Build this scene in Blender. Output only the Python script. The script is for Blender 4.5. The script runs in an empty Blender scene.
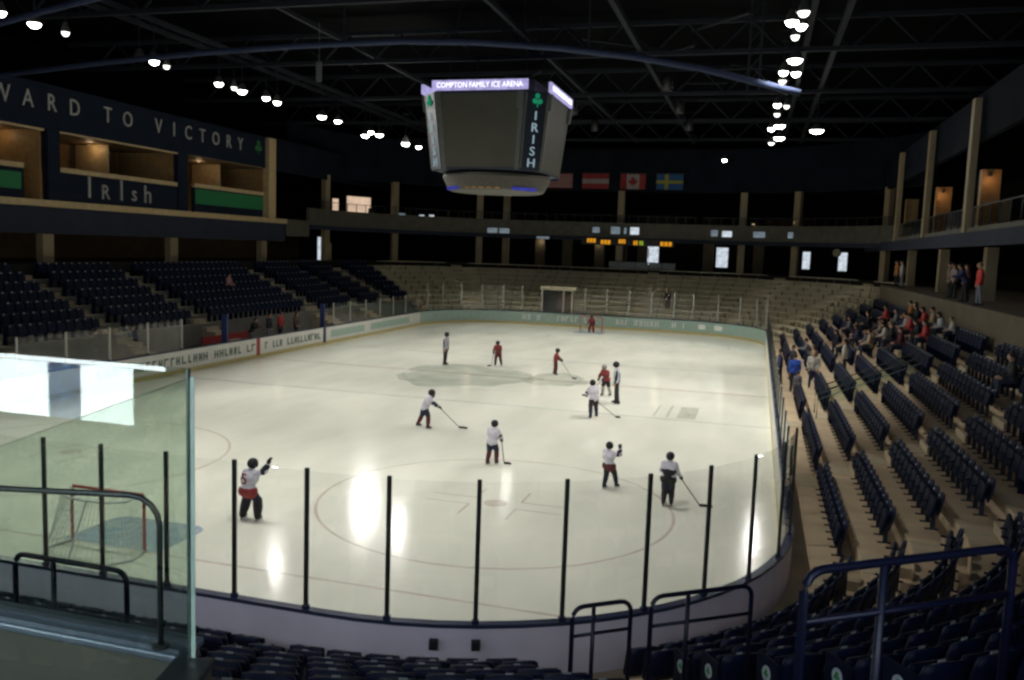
import bpy, bmesh, math, random
from mathutils import Vector, Matrix, Euler
random.seed(7)
PI = math.pi
sc = bpy.context.scene
COL = sc.collection
V3 = Vector

# ------------------------------------------------------------------ materials
def nt(name):
    m = bpy.data.materials.new(name); m.use_nodes = True
    t = m.node_tree; t.nodes.clear()
    return m, t, t.nodes.new('ShaderNodeOutputMaterial')

def mat(name, col, rough=.6, metal=0., var=.12, scale=6., spec=.5, bump=0., emit=None, es=0.):
    m, t, out = nt(name)
    b = t.nodes.new('ShaderNodeBsdfPrincipled')
    tc = t.nodes.new('ShaderNodeTexCoord'); n = t.nodes.new('ShaderNodeTexNoise')
    n.inputs['Scale'].default_value = scale; n.inputs['Detail'].default_value = 4
    t.links.new(tc.outputs['Object'], n.inputs['Vector'])
    r = t.nodes.new('ShaderNodeValToRGB')
    r.color_ramp.elements[0].position = .3; r.color_ramp.elements[1].position = .7
    r.color_ramp.elements[0].color = [c * (1 - var) for c in col] + [1]
    r.color_ramp.elements[1].color = [min(1, c * (1 + var)) for c in col] + [1]
    t.links.new(n.outputs['Fac'], r.inputs['Fac']); t.links.new(r.outputs['Color'], b.inputs['Base Color'])
    b.inputs['Roughness'].default_value = rough; b.inputs['Metallic'].default_value = metal
    b.inputs['Specular IOR Level'].default_value = spec
    if emit:
        b.inputs['Emission Color'].default_value = list(emit) + [1]; b.inputs['Emission Strength'].default_value = es
    if bump:
        bp = t.nodes.new('ShaderNodeBump'); bp.inputs['Strength'].default_value = bump; bp.inputs['Distance'].default_value = .02
        t.links.new(n.outputs['Fac'], bp.inputs['Height']); t.links.new(bp.outputs['Normal'], b.inputs['Normal'])
    t.links.new(b.outputs['BSDF'], out.inputs['Surface'])
    return m

def glow(name, col, s, var=.15, scale=2.):
    m, t, out = nt(name)
    e = t.nodes.new('ShaderNodeEmission'); e.inputs['Strength'].default_value = s
    tc = t.nodes.new('ShaderNodeTexCoord'); n = t.nodes.new('ShaderNodeTexNoise'); n.inputs['Scale'].default_value = scale
    t.links.new(tc.outputs['Object'], n.inputs['Vector'])
    r = t.nodes.new('ShaderNodeValToRGB'); r.color_ramp.elements[0].position = .35; r.color_ramp.elements[1].position = .65
    r.color_ramp.elements[0].color = [c * (1 - var) for c in col] + [1]; r.color_ramp.elements[1].color = list(col) + [1]
    t.links.new(n.outputs['Fac'], r.inputs['Fac']); t.links.new(r.outputs['Color'], e.inputs['Color'])
    t.links.new(e.outputs['Emission'], out.inputs['Surface'])
    return m

def glass(name, tint, boost=1.0):
    m, t, out = nt(name)
    tr = t.nodes.new('ShaderNodeBsdfTransparent'); tr.inputs['Color'].default_value = list(tint) + [1]
    gl = t.nodes.new('ShaderNodeBsdfGlossy'); gl.inputs['Roughness'].default_value = .0
    # Schlick reflectance, the same from both sides of the pane
    fr = t.nodes.new('ShaderNodeLayerWeight'); fr.inputs['Blend'].default_value = .5
    pw = t.nodes.new('ShaderNodeMath'); pw.operation = 'POWER'; pw.inputs[1].default_value = 5.
    mu = t.nodes.new('ShaderNodeMath'); mu.operation = 'MULTIPLY_ADD'; mu.inputs[1].default_value = .7; mu.inputs[2].default_value = .04 * boost
    mx = t.nodes.new('ShaderNodeMixShader')
    t.links.new(fr.outputs['Facing'], pw.inputs[0]); t.links.new(pw.outputs[0], mu.inputs[0]); t.links.new(mu.outputs[0], mx.inputs[0])
    t.links.new(tr.outputs[0], mx.inputs[1]); t.links.new(gl.outputs[0], mx.inputs[2])
    t.links.new(mx.outputs[0], out.inputs['Surface'])
    return m

def ice_mat():
    m, t, out = nt('ice')
    b = t.nodes.new('ShaderNodeBsdfPrincipled')
    tc = t.nodes.new('ShaderNodeTexCoord')
    mp = t.nodes.new('ShaderNodeMapping'); mp.inputs['Scale'].default_value = (1, .35, 1)
    n = t.nodes.new('ShaderNodeTexNoise'); n.inputs['Scale'].default_value = .55; n.inputs['Detail'].default_value = 7
    n2 = t.nodes.new('ShaderNodeTexNoise'); n2.inputs['Scale'].default_value = 4.; n2.inputs['Detail'].default_value = 6
    t.links.new(tc.outputs['Object'], mp.inputs['Vector']); t.links.new(mp.outputs['Vector'], n.inputs['Vector'])
    t.links.new(tc.outputs['Object'], n2.inputs['Vector'])
    r = t.nodes.new('ShaderNodeValToRGB'); r.color_ramp.elements[0].position = .3; r.color_ramp.elements[1].position = .62
    r.color_ramp.elements[0].color = (.70, .70, .60, 1); r.color_ramp.elements[1].color = (.82, .81, .70, 1)
    t.links.new(n.outputs['Fac'], r.inputs['Fac']); t.links.new(r.outputs['Color'], b.inputs['Base Color'])
    rr = t.nodes.new('ShaderNodeMapRange'); rr.inputs['To Min'].default_value = .09; rr.inputs['To Max'].default_value = .19
    t.links.new(n2.outputs['Fac'], rr.inputs['Value']); t.links.new(rr.outputs['Result'], b.inputs['Roughness'])
    b.inputs['Specular IOR Level'].default_value = .45; b.inputs['IOR'].default_value = 1.31
    bp = t.nodes.new('ShaderNodeBump'); bp.inputs['Strength'].default_value = .06; bp.inputs['Distance'].default_value = .01
    t.links.new(n2.outputs['Fac'], bp.inputs['Height']); t.links.new(bp.outputs['Normal'], b.inputs['Normal'])
    t.links.new(b.outputs['BSDF'], out.inputs['Surface'])
    return m

def worn_mat(name, col, amount, scale=1.2):
    """paint under the ice: patchy, semi transparent"""
    m, t, out = nt(name)
    b = t.nodes.new('ShaderNodeBsdfPrincipled'); b.inputs['Base Color'].default_value = list(col) + [1]; b.inputs['Roughness'].default_value = .25
    b.inputs['Specular IOR Level'].default_value = .25
    tr = t.nodes.new('ShaderNodeBsdfTransparent'); mx = t.nodes.new('ShaderNodeMixShader')
    tc = t.nodes.new('ShaderNodeTexCoord'); n = t.nodes.new('ShaderNodeTexNoise'); n.inputs['Scale'].default_value = scale; n.inputs['Detail'].default_value = 5
    mr = t.nodes.new('ShaderNodeMapRange'); mr.inputs['From Min'].default_value = .3; mr.inputs['From Max'].default_value = .65
    mr.inputs['To Min'].default_value = amount * .45; mr.inputs['To Max'].default_value = amount
    t.links.new(tc.outputs['Object'], n.inputs['Vector']); t.links.new(n.outputs['Fac'], mr.inputs['Value']); t.links.new(mr.outputs['Result'], mx.inputs[0])
    t.links.new(tr.outputs[0], mx.inputs[1]); t.links.new(b.outputs[0], mx.inputs[2]); t.links.new(mx.outputs[0], out.inputs['Surface'])
    return m

M = dict(
    ice=ice_mat(),
    redline=worn_mat('red paint under ice', (.42, .12, .10), .26), blueline=worn_mat('blue paint under ice', (.25, .30, .42), .2),
    crease=worn_mat('crease paint', (.30, .42, .55), .75), logo=worn_mat('faded centre ice paint', (.34, .40, .33), .36, .55),
    greymark=worn_mat('grey ice lettering', (.25, .27, .22), .3, 3.),
    board=mat('white dasher board', (.62, .61, .56), .4, scale=1.5, var=.06), boardout=mat('lavender board back', (.74, .67, .76), .6, var=.08, scale=1.2),
    boardgreen=mat('pale green advert', (.33, .45, .38), .45, var=.08), cap=mat('navy cap rail', (.02, .03, .07), .35), kick=mat('yellow kick plate', (.50, .42, .18), .5),
    boardred=mat('red board stripe', (.35, .04, .04), .5), boardblue=mat('blue board stripe', (.02, .03, .10), .5),
    print_dark=mat('dark green board print', (.10, .16, .11), .5), print_white=mat('white board print', (.8, .8, .76), .5),
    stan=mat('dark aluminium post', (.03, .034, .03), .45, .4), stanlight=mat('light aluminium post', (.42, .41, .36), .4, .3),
    glass=glass('rink glass', (.988, .993, .99)), barrier=glass('greenish barrier glass', (.90, .95, .915), 1.1),
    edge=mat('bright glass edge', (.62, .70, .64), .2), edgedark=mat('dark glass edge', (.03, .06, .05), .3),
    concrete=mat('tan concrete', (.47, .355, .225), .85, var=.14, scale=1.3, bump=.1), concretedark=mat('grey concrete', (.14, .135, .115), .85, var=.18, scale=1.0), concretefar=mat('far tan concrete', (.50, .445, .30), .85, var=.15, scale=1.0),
    stair=mat('worn concrete step', (.40, .33, .22), .85, var=.12, scale=2.), concoursefloor=mat('concourse floor', (.022, .021, .018), .8, spec=.1, var=.15, scale=.8),
    bench=mat('tan bleacher plank', (.58, .51, .345), .55, var=.16, scale=2.5), benchleg=mat('bench bracket', (.12, .11, .09), .6),
    seat=mat('navy seat plastic', (.0028, .0075, .030), .5, var=.15, scale=9., spec=.2), seatpan=mat('navy seat pan', (.0024, .006, .019), .55, var=.15, scale=9., spec=.15),
    seatmetal=mat('seat bracket metal', (.018, .022, .035), .5, .3), plate=mat('pale seat number plate', (.34, .36, .36), .4), plaquewhite=mat('white seat roundel', (.42, .46, .48), .45), plaquegreen=mat('green seat emblem', (.02, .20, .05), .5),
    rail=mat('navy painted rail', (.004, .005, .018), .4, .0, spec=.3), railgrey=mat('dark steel handrail', (.05, .055, .055), .35, .5), ledge=mat('brushed metal ledge', (.17, .20, .24), .38, .5, var=.08, scale=20),
    olive=mat('olive painted parapet', (.075, .070, .050), .7, var=.15, scale=2.), navy=mat('navy wall paint', (.010, .015, .028), .85, spec=.12, var=.12, scale=1.),
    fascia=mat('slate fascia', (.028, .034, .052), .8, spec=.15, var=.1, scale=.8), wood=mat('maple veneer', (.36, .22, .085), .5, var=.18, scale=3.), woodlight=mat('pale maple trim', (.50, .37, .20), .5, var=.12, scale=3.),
    wooddark=mat('dark maple panelling', (.12, .07, .025), .6, var=.2, scale=2.), colwood=mat('tan column', (.28, .22, .13), .6, var=.12, scale=1.),  # wooddark is a dark brown panelling colour
    green=mat('green banner cloth', (.01, .16, .05), .7), letter=mat('silver wall lettering', (.36, .36, .34), .4, .2), shamrock=mat('green shamrock', (.01, .13, .03), .5),
    dark=mat('black roof deck', (.0025, .0028, .0033), .95, spec=.03, var=.2, scale=.5), truss=mat('dark grey roof steel', (.022, .025, .032), .8, .0, spec=.08), arch=mat('slate blue pipe', (.035, .045, .085), .75, .0, spec=.12),
    wallfar=mat('dark blue upper wall', (.011, .014, .022), .9, spec=.06, var=.2, scale=.6), blackwall=mat('concourse back wall', (.010, .009, .0075), .9, spec=.05, var=.25, scale=.6), tanwall=mat('tan block wall', (.10, .08, .048), .8, var=.15, scale=1.2),
    fasciaolive=mat('olive balcony front', (.085, .08, .06), .7, var=.2, scale=1.5), black=mat('black casing', (.012, .012, .014), .5), housing=mat('grey lamp housing', (.10, .10, .10), .5, .4),
    screen=mat('switched off screen', (.060, .056, .038), .5, var=.08, scale=1.2), sbgrey=mat('grey board casing', (.09, .10, .095), .5), sbnavy=mat('navy board casing', (.010, .018, .035), .5), sbring=mat('grey fabric ring', (.062, .058, .047), .7),
    net=glass('net', (.75, .75, .72)), netred=mat('red goal pipe', (.38, .05, .05), .4), netwhite=mat('white goal padding', (.62, .60, .58), .6),
    skin=mat('skin', (.52, .30, .20), .55, var=.08, scale=14), hair=mat('dark hair', (.03, .02, .012), .6), hairfair=mat('fair hair', (.25, .16, .07), .6), eye=mat('eye', (.02, .02, .02), .2),
    lamp=glow('lamp lens', (1., .98, .90), 22., .05), lampdim=glow('dim lamp lens', (1., .97, .88), 3.2, .1), led=glow('led ribbon', (.50, .46, .85), .95, .3, 5.), ledtext=glow('led text', (.95, .93, 1.), 1.7, .1),
    ledwhite=glow('pale led letters', (.55, .75, .85), .55, .2), ledgreen=glow('green led emblem', (.02, .38, .18), .55, .2), ledblue=glow('blue led glow', (.08, .09, .6), .6, .3), ledamber=glow('amber led digits', (1., .42, .02), .75, .3, 6.), ledlime=glow('lime led digits', (.55, .8, .05), .5, .3, 6.),
    pale=glow('lit glazing', (.80, .90, 1.), .85, .35, 3.), palesoft=glow('dim lit glazing', (.60, .75, .85), .28, .4, 3.), peach=glow('lit room', (1., .72, .52), .8, .25, 1.), warmglow=glow('warm wall lamp', (1., .55, .2), .25, .4), added_daylight=glow('added daylight panel', (.72, .84, 1.), 8., .1, .6), daylight=glow('daylight outside', (.86, .94, 1.), 16., .04, .6),
)
def cloth(name, col, rough=.8): return mat(name, col, rough, var=.12, scale=12.)

# ------------------------------------------------------------------ mesh builder
class MB:
    def __init__(s): s.bm = bmesh.new()
    def add(s, verts, faces):
        vs = [s.bm.verts.new(v) for v in verts]
        for f in faces:
            try: s.bm.faces.new([vs[i] for i in f])
            except ValueError: pass
        return s
    def box(s, c, size, rot=None, bevel=0):
        x, y, z = [q / 2 for q in size]
        P = [V3((a * x, b * y, d * z)) for a in (-1, 1) for b in (-1, 1) for d in (-1, 1)]
        F = [(0, 1, 3, 2), (4, 6, 7, 5), (0, 4, 5, 1), (2, 3, 7, 6), (0, 2, 6, 4), (1, 5, 7, 3)]
        if bevel:
            t = bmesh.new(); vs = [t.verts.new(p) for p in P]
            for f in F: t.faces.new([vs[i] for i in f])
            bmesh.ops.bevel(t, geom=t.edges[:], offset=bevel, segments=2, affect='EDGES', profile=.5)
            t.verts.index_update(); P = [v.co.copy() for v in t.verts]; F = [[v.index for v in f.verts] for f in t.faces]; t.free()
        if rot is not None: P = [rot @ p for p in P]
        return s.add([p + V3(c) for p in P], F)
    def tube(s, pts, r, n=8, r1=None):
        pts = [V3(p) for p in pts]; N = len(pts); V = []; F = []
        up = V3((0, 0, 1))
        for i, p in enumerate(pts):
            a = pts[max(0, i - 1)]; b = pts[min(N - 1, i + 1)]; d = (b - a).normalized()
            u = d.cross(up)
            if u.length < .05: u = d.cross(V3((1, 0, 0)))
            u.normalize(); w = u.cross(d)
            rr = r if r1 is None else r + (r1 - r) * i / max(1, N - 1)
            for k in range(n):
                an = 2 * PI * k / n; V.append(p + u * math.cos(an) * rr + w * math.sin(an) * rr)
        for i in range(N - 1):
            for k in range(n):
                k2 = (k + 1) % n; F.append((i * n + k, i * n + k2, (i + 1) * n + k2, (i + 1) * n + k))
        F.append(list(range(n))[::-1]); F.append([(N - 1) * n + k for k in range(n)])
        return s.add(V, F)
    def sphere(s, c, r, sx=1, sy=1, sz=1, u=12, v=8, rot=None):
        V = [V3((0, 0, -r * sz))]; F = []
        for i in range(1, v):
            th = -PI / 2 + PI * i / v
            for k in range(u):
                ph = 2 * PI * k / u
                V.append(V3((r * sx * math.cos(th) * math.cos(ph), r * sy * math.cos(th) * math.sin(ph), r * sz * math.sin(th))))
        V.append(V3((0, 0, r * sz))); top = len(V) - 1
        for k in range(u): F.append((0, 1 + (k + 1) % u, 1 + k)); F.append((top, top - u + k, top - u + (k + 1) % u))
        for i in range(v - 2):
            for k in range(u):
                a = 1 + i * u + k; b = 1 + i * u + (k + 1) % u; F.append((a, b, b + u, a + u))
        if rot is not None: V = [rot @ p for p in V]
        return s.add([p + V3(c) for p in V], F)
    def capsule(s, a, b, ra, rb=None, n=10):
        a = V3(a); b = V3(b); rb = ra if rb is None else rb
        d = b - a; L = d.length
        q = d.to_track_quat('Z', 'Y').to_matrix() if L > 1e-6 else Matrix.Identity(3)
        V = []; F = []; rings = []
        for j in range(1, 4): th = -PI / 2 + j * PI / 6; rings.append((ra * math.cos(th), ra * math.sin(th)))
        for j in range(0, 3): th = j * PI / 6; rings.append((rb * math.cos(th), L + rb * math.sin(th)))
        V.append(V3((0, 0, -ra)))
        for (r, z) in rings:
            for k in range(n): V.append(V3((r * math.cos(2 * PI * k / n), r * math.sin(2 * PI * k / n), z)))
        V.append(V3((0, 0, L + rb))); top = len(V) - 1
        for k in range(n): F.append((0, 1 + (k + 1) % n, 1 + k)); F.append((top, top - n + k, top - n + (k + 1) % n))
        for i in range(len(rings) - 1):
            for k in range(n):
                p = 1 + i * n + k; p2 = 1 + i * n + (k + 1) % n; F.append((p, p2, p2 + n, p + n))
        return s.add([q @ p + a for p in V], F)
    def prism(s, poly, a, b, axis='z'):
        """extrude a 2d polygon between a and b along an axis"""
        def P(u, v, w): return {'z': (u, v, w), 'y': (u, w, v), 'x': (w, u, v)}[axis]
        n = len(poly); V = [P(u, v, a) for u, v in poly] + [P(u, v, b) for u, v in poly]
        F = [list(range(n))[::-1], list(range(n, 2 * n))] + [(i, (i + 1) % n, n + (i + 1) % n, n + i) for i in range(n)]
        return s.add(V, F)
    def lathe(s, prof, c=(0, 0, 0), n=32):
        V = []; F = []
        for r, z in prof:
            for k in range(n): V.append(V3((c[0] + r * math.cos(2 * PI * k / n), c[1] + r * math.sin(2 * PI * k / n), c[2] + z)))
        for i in range(len(prof) - 1):
            for k in range(n):
                k2 = (k + 1) % n; F.append((i * n + k, i * n + k2, (i + 1) * n + k2, (i + 1) * n + k))
        return s.add(V, F)
    def xform(s, mtx): s.bm.transform(mtx); return s
    def mesh(s, name, smooth=False):
        bmesh.ops.recalc_face_normals(s.bm, faces=s.bm.faces[:])
        me = bpy.data.meshes.new(name); s.bm.to_mesh(me); s.bm.free()
        if smooth: me.shade_smooth()
        return me
    def build(s, name, m, parent=None, loc=None, rz=0, smooth=False):
        me = s.mesh(name, smooth); return link(name, me, m, parent, loc, rz)

def link(name, me, m, parent=None, loc=None, rz=0):
    if m is not None and not me.materials: me.materials.append(m)
    o = bpy.data.objects.new(name, me); COL.objects.link(o)
    if parent is not None: o.parent = parent
    if loc is not None: o.location = loc
    o.rotation_euler.z = rz
    return o
def setmat(o, m):
    if not o.data.materials: o.data.materials.append(m)
    o.material_slots[0].link = 'OBJECT'; o.material_slots[0].material = m
def tag(o, label=None, cat=None, group=None, kind=None):
    if label: o['label'] = label
    if cat: o['category'] = cat
    if group: o['group'] = group
    if kind: o['kind'] = kind
    return o
def thing(name, label, cat, loc=(0, 0, 0), rz=0, group=None):
    o = bpy.data.objects.new(name, None); COL.objects.link(o); o.location = loc; o.rotation_euler.z = rz
    o.empty_display_size = .2
    return tag(o, label, cat, group)
def struct(o): o['kind'] = 'structure'; return o
KIDS = {}
def dup(root, loc, rz, label, group=None, kids=None):
    r = root.copy(); COL.objects.link(r); r.location = loc; r.rotation_euler.z = rz
    r['label'] = label
    if group: r['group'] = group
    for ch in (kids if kids is not None else root.children):
        c = ch.copy(); COL.objects.link(c); c.parent = r
        for g in ch.children:
            e = g.copy(); COL.objects.link(e); e.parent = c
    return r
ORD = ('zeroth first second third fourth fifth sixth seventh eighth ninth tenth eleventh twelfth thirteenth fourteenth fifteenth sixteenth '
       'seventeenth eighteenth nineteenth twentieth').split()
def ordw(n):
    if n <= 20: return ORD[n]
    tens = {20: 'twenty', 30: 'thirty', 40: 'forty', 50: 'fifty', 60: 'sixty', 70: 'seventy'}[n // 10 * 10]
    return (tens + '-' + ORD[n % 10]) if n % 10 else {20: 'twentieth', 30: 'thirtieth', 40: 'fortieth', 50: 'fiftieth', 60: 'sixtieth', 70: 'seventieth'}[n]

# ------------------------------------------------------------------ rink outline  (metres; x across, y along, z up, ice at 0)
W, Y0, Y1, RC = 13.72, -3.5, 57.7, 6.8
cyN, cyF, cxR = Y0 + RC, Y1 - RC, W - RC
ARC = RC * PI / 2; SIDE = cyF - cyN; END = 2 * cxR
SEGS = [('R', SIDE), ('FR', ARC), ('F', END), ('FL', ARC), ('L', SIDE), ('NL', ARC), ('N', END), ('NR', ARC)]
def station(seg, t):
    """point on the board line and its outward normal; t in metres (sides) or degrees (corners)"""
    if seg == 'R': return V3((W, t, 0)), V3((1, 0, 0))
    if seg == 'L': return V3((-W, t, 0)), V3((-1, 0, 0))
    if seg == 'F': return V3((t, Y1, 0)), V3((0, 1, 0))
    if seg == 'N': return V3((t, Y0, 0)), V3((0, -1, 0))
    c = {'FR': (cxR, cyF), 'FL': (-cxR, cyF), 'NL': (-cxR, cyN), 'NR': (cxR, cyN)}[seg]
    a = math.radians({'FR': t, 'FL': 180 - t, 'NL': 180 + t, 'NR': -t}[seg])   # t measured from the long side towards the end
    n = V3((math.cos(a), math.sin(a), 0))
    return V3((c[0], c[1], 0)) + n * RC, n
def at(seg, t, d, z=0):
    b, n = station(seg, t); p = b + n * d; p.z = z; return p
def heading(seg, t):
    """rotation about z that turns local +y outwards"""
    n = station(seg, t)[1]; return math.atan2(n.y, n.x) - PI / 2
def path(parts, step=1.2):
    """list of (seg, t) samples along pieces (seg, t0, t1)"""
    out = []
    for seg, a, b in parts:
        L = abs(b - a) if seg in 'RLFN' else math.radians(abs(b - a)) * RC
        k = max(1, math.ceil(L / (4 if seg in 'RLFN' else .6)))
        for i in range(k + 1):
            q = (seg, a + (b - a) * i / k)
            if out and (at(*q, 0) - at(*out[-1], 0)).length < 1e-4: continue
            out.append(q)
    return out
def sweep(mb, smp, prof, closed=True, cap=True):
    """sweep a closed (d,z) profile along samples"""
    n = len(prof); V = []; F = []
    for s_ in smp:
        for d, z in prof: V.append(at(*s_, d, z))
    for i in range(len(smp) - 1):
        for k in range(n if closed else n - 1):
            k2 = (k + 1) % n; F.append((i * n + k, i * n + k2, (i + 1) * n + k2, (i + 1) * n + k))
    if cap and closed: F.append(list(range(n))); F.append([(len(smp) - 1) * n + k for k in range(n)][::-1])
    mb.add(V, F); return mb

RING = [('R', cyN, cyF), ('FR', 0, 90), ('F', cxR, -cxR), ('FL', 90, 0), ('L', cyF, cyN), ('NL', 0, 90), ('N', -cxR, cxR), ('NR', 90, 0)]
# ------------------------------------------------------------------ ice
ring = path(RING)
b = MB(); poly = [(at(*s_, 0).x, at(*s_, 0).y) for s_ in ring[:-1]]
b.prism(poly, -.15, 0); floor = struct(b.build('floor', M['ice']))
def mark(mb, name, m): o = mb.build(name, m, floor); return o
def flat(mb, x0, x1, y0, y1, z=.004): return mb.add([(x0, y0, z), (x1, y0, z), (x1, y1, z), (x0, y1, z)], [(0, 1, 2, 3)])
def annulus(mb, cx, cy, r0, r1, a0=0, a1=360, z=.004, n=72):
    V = []; F = []
    for i in range(n + 1):
        a = math.radians(a0 + (a1 - a0) * i / n)
        V += [(cx + r0 * math.cos(a), cy + r0 * math.sin(a), z), (cx + r1 * math.cos(a), cy + r1 * math.sin(a), z)]
    for i in range(n): F.append((2 * i, 2 * i + 1, 2 * i + 3, 2 * i + 2))
    return mb.add(V, F)
def halfw(y):
    if y < cyN: return cxR + math.sqrt(max(0, RC ** 2 - (cyN - y) ** 2))
    if y > cyF: return cxR + math.sqrt(max(0, RC ** 2 - (y - cyF) ** 2))
    return W
for y in (0, 54.2): w_ = halfw(y); mark(flat(MB(), -w_, w_, y - .04, y + .04), 'goal_line', M['redline'])
mark(flat(MB(), -W, W, 26.95, 27.25), 'centre_line', M['redline'])
for y in (19.5, 34.7): mark(flat(MB(), -W, W, y - .15, y + .15), 'blue_line', M['blueline'])
for cx, cy in ((-6.7, 6.1), (6.7, 6.1), (-6.7, 48.1), (6.7, 48.1)):
    b = annulus(MB(), cx, cy, 4.50, 4.58); annulus(b, cx, cy, 0, .30)
    for sx in (-1, 1):
        for sy in (-1, 1):
            flat(b, cx + sx * .62 - .03, cx + sx * .62 + .03, min(cy + sy * .3, cy + sy * 1.2), max(cy + sy * .3, cy + sy * 1.2))
            flat(b, min(cx + sx * .62, cx + sx * 1.8), max(cx + sx * .62, cx + sx * 1.8), cy + sy * .3 - .03, cy + sy * .3 + .03)
    mark(b, 'face_off_circle', M['redline'])
mark(annulus(MB(), 0, 27.1, 4.50, 4.58), 'centre_circle', M['blueline'])
for cy, sg in ((0, 1), (54.2, -1)):
    b = MB(); V = [(-1.22, cy + sg * .05, .003)]
    for i in range(25): a = PI * i / 24; V.append((-1.9 * math.cos(a) if abs(math.cos(a)) < .64 else -1.22 * math.copysign(1, math.cos(a)), cy + sg * (.05 + 1.75 * min(1, math.sin(a) * 1.15)), .003))
    V.append((1.22, cy + sg * .05, .003)); b.add(V, [list(range(len(V)))]); mark(b, 'goal_crease', M['crease'])
# faded centre ice artwork (a plain worn disc) and grey lettering patch
for cx, cy, rx, ry, ph in ((-1.3, 26.6, 3.5, 3.7, 1.), (3.3, 27.5, 1.6, 2.2, 2.6)):
    b = MB(); V = []
    for i in range(60):
        a = 2 * PI * i / 60; r = 1 + .10 * math.sin(3 * a + ph) + .06 * math.sin(7 * a + ph) + .03 * math.sin(13 * a)
        V.append((cx + rx * r * math.cos(a), cy + ry * r * math.sin(a), .003))
    b.add(V, [list(range(60))]); mark(b, 'centre_ice_paint', M['logo'])
b = MB()
for i, (x, w_) in enumerate(((9.1, .08), (9.6, .12), (10.05, .75))): flat(b, x, x + w_, 19.9, 22.6, .005)
mark(b, 'grey_ice_lettering', M['greymark'])

# ------------------------------------------------------------------ dasher boards
BH = 1.08
def boards(label, parts, inner, extra=None, outer='boardout'):
    t = thing('dasher_boards', label, 'rink boards', group='dasher boards round the ice')
    smp = path(parts)
    sweep(MB(), smp, [(0, .20), (.05, .20), (.05, BH), (0, BH)]).build('inner_panel', M[inner], t)
    sweep(MB(), smp, [(.055, 0), (.13, 0), (.13, BH), (.055, BH)]).build('outer_panel', M[outer], t)
    sweep(MB(), smp, [(-.012, 0), (.05, 0), (.05, .195), (-.012, .195)]).build('kick_plate', M['kick'], t)
    sweep(MB(), smp, [(-.01, BH + .005), (.14, BH + .005), (.14, BH + .06), (-.01, BH + .06)]).build('cap_rail', M['cap'], t)
    return t
bn = boards('white rink boards curving round the near end below the stand', [('NL', 0, 90), ('N', -cxR, cxR), ('NR', 90, 0)], 'board')
br = boards('white rink boards along the right side beside the stand', [('R', cyN, cyF)], 'board', outer='board')
bf = boards('pale green rink boards round the far end behind the red goalkeeper', [('FR', 0, 90), ('F', cxR, -cxR), ('FL', 90, 0)], 'boardgreen')
bl = boards('white rink boards along the left side below the benches', [('L', cyF, cyN)], 'board')
# blurred prints on the boards: small blocks that read as unreadable lettering, as in the photograph
def blurred(start, length, axis, fixed, z0, z1, m, parent, depth=.012, seed=1):
    rnd = random.Random(seed); s_ = start
    def bar(mb, c, w_, za, zb):
        if axis == 'y': mb.box((fixed, c, (za + zb) / 2), (depth, w_, zb - za))
        else: mb.box((c, fixed, (za + zb) / 2), (w_, depth, zb - za))
    while s_ < start + length:
        if rnd.random() < .13: s_ += .45
        w_ = rnd.uniform(.22, .34); k = rnd.randrange(4); mb = MB()
        bar(mb, s_ + .045, .09, z0, z1)
        if k in (0, 1): bar(mb, s_ + w_ - .045, .09, z0, z1)
        zz = (z0 if k == 2 else z1 - .09 if k == 3 else (z0 + z1) / 2 - .045); bar(mb, s_ + w_ / 2, w_, zz, zz + .09)
        mb.build('letter', m, parent); s_ += w_ + rnd.uniform(.1, .16)
blurred(15, 11.6, 'y', -W + .006, .42, .82, M['print_dark'], bl, seed=3)
blurred(27.8, 6.2, 'y', -W + .006, .42, .82, M['print_dark'], bl, seed=4)
for y0, y1 in ((35.6, 40.5), (41.6, 48.6)):
    MB().box((-W + .008, (y0 + y1) / 2, .62), (.014, y1 - y0, .46)).build('green_advert', M['boardgreen'], bl)
MB().box((-W + .012, 27.1, .6), (.026, .32, .95)).build('red_stripe', M['boardred'], bl)
MB().box((-W + .012, 34.7, .6), (.026, .32, .95)).build('blue_stripe', M['boardblue'], bl)
for x0, L_, sd in ((-10.4 + 3.6, 2.2, 5), (-4.6, 3.8, 6), (1.5, 3.4, 7), (6.2, .7, 8)):
    blurred(x0, L_, 'x', Y1 - .006, .42, .88, M['print_white'], bf, seed=sd)
for t_ in (8, 20):
    p = at('FR', t_ + 55, -.006, .65); MB().box((0, 0, 0), (.8, .014, .4)).build('advert_text', M['print_white'], bf, loc=p, rz=heading('FR', t_ + 55))

# stanchions and panes
def shield(prefix, stations, zt, mname, grp, lab, rad=.045, pane_lab=None, gap=.05, lab0=1):
    for i, s_ in enumerate(stations):
        p = at(*s_, .07, BH + .06)
        t = thing('glass_stanchion', f'{lab}, {ordw(i + lab0)} of its row', 'post', p, heading(*s_), grp)
        MB().box((0, 0, (zt - BH - .06) / 2), (rad * 2, rad * 1.5, zt - BH - .06), bevel=.01).build('post', M[mname], t)
        MB().box((0, .0, .03), (rad * 3.2, rad * 2, .06), bevel=.008).build('base_bracket', M['cap'], t)
    for i in range(len(stations) - 1):
        a = at(*stations[i], .07, 0); c = at(*stations[i + 1], .07, 0); m_ = (a + c) / 2; d = c - a
        t = thing('rink_shield', f'{pane_lab}, {ordw(i + lab0)} of its row', 'glass pane', (m_.x, m_.y, BH + .06), math.atan2(d.y, d.x), grp.replace('posts', 'panes'))
        MB().box((0, 0, (zt - .05 - BH - .06) / 2 + .0), (d.length - rad * 2 - .004, .012, zt - .05 - BH - .06)).build('glass', M['glass'], t)
nearst = [('N', x) for x in (-6.5, -5.3, -4.1, -2.9, -1.7, -.45, .75, 1.94, 3.06, 4.27, 5.48, 6.7)] + [('NR', t) for t in (81.2, 70.4, 59.7, 48.3, 38, 27.5, 16, 4)]
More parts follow.
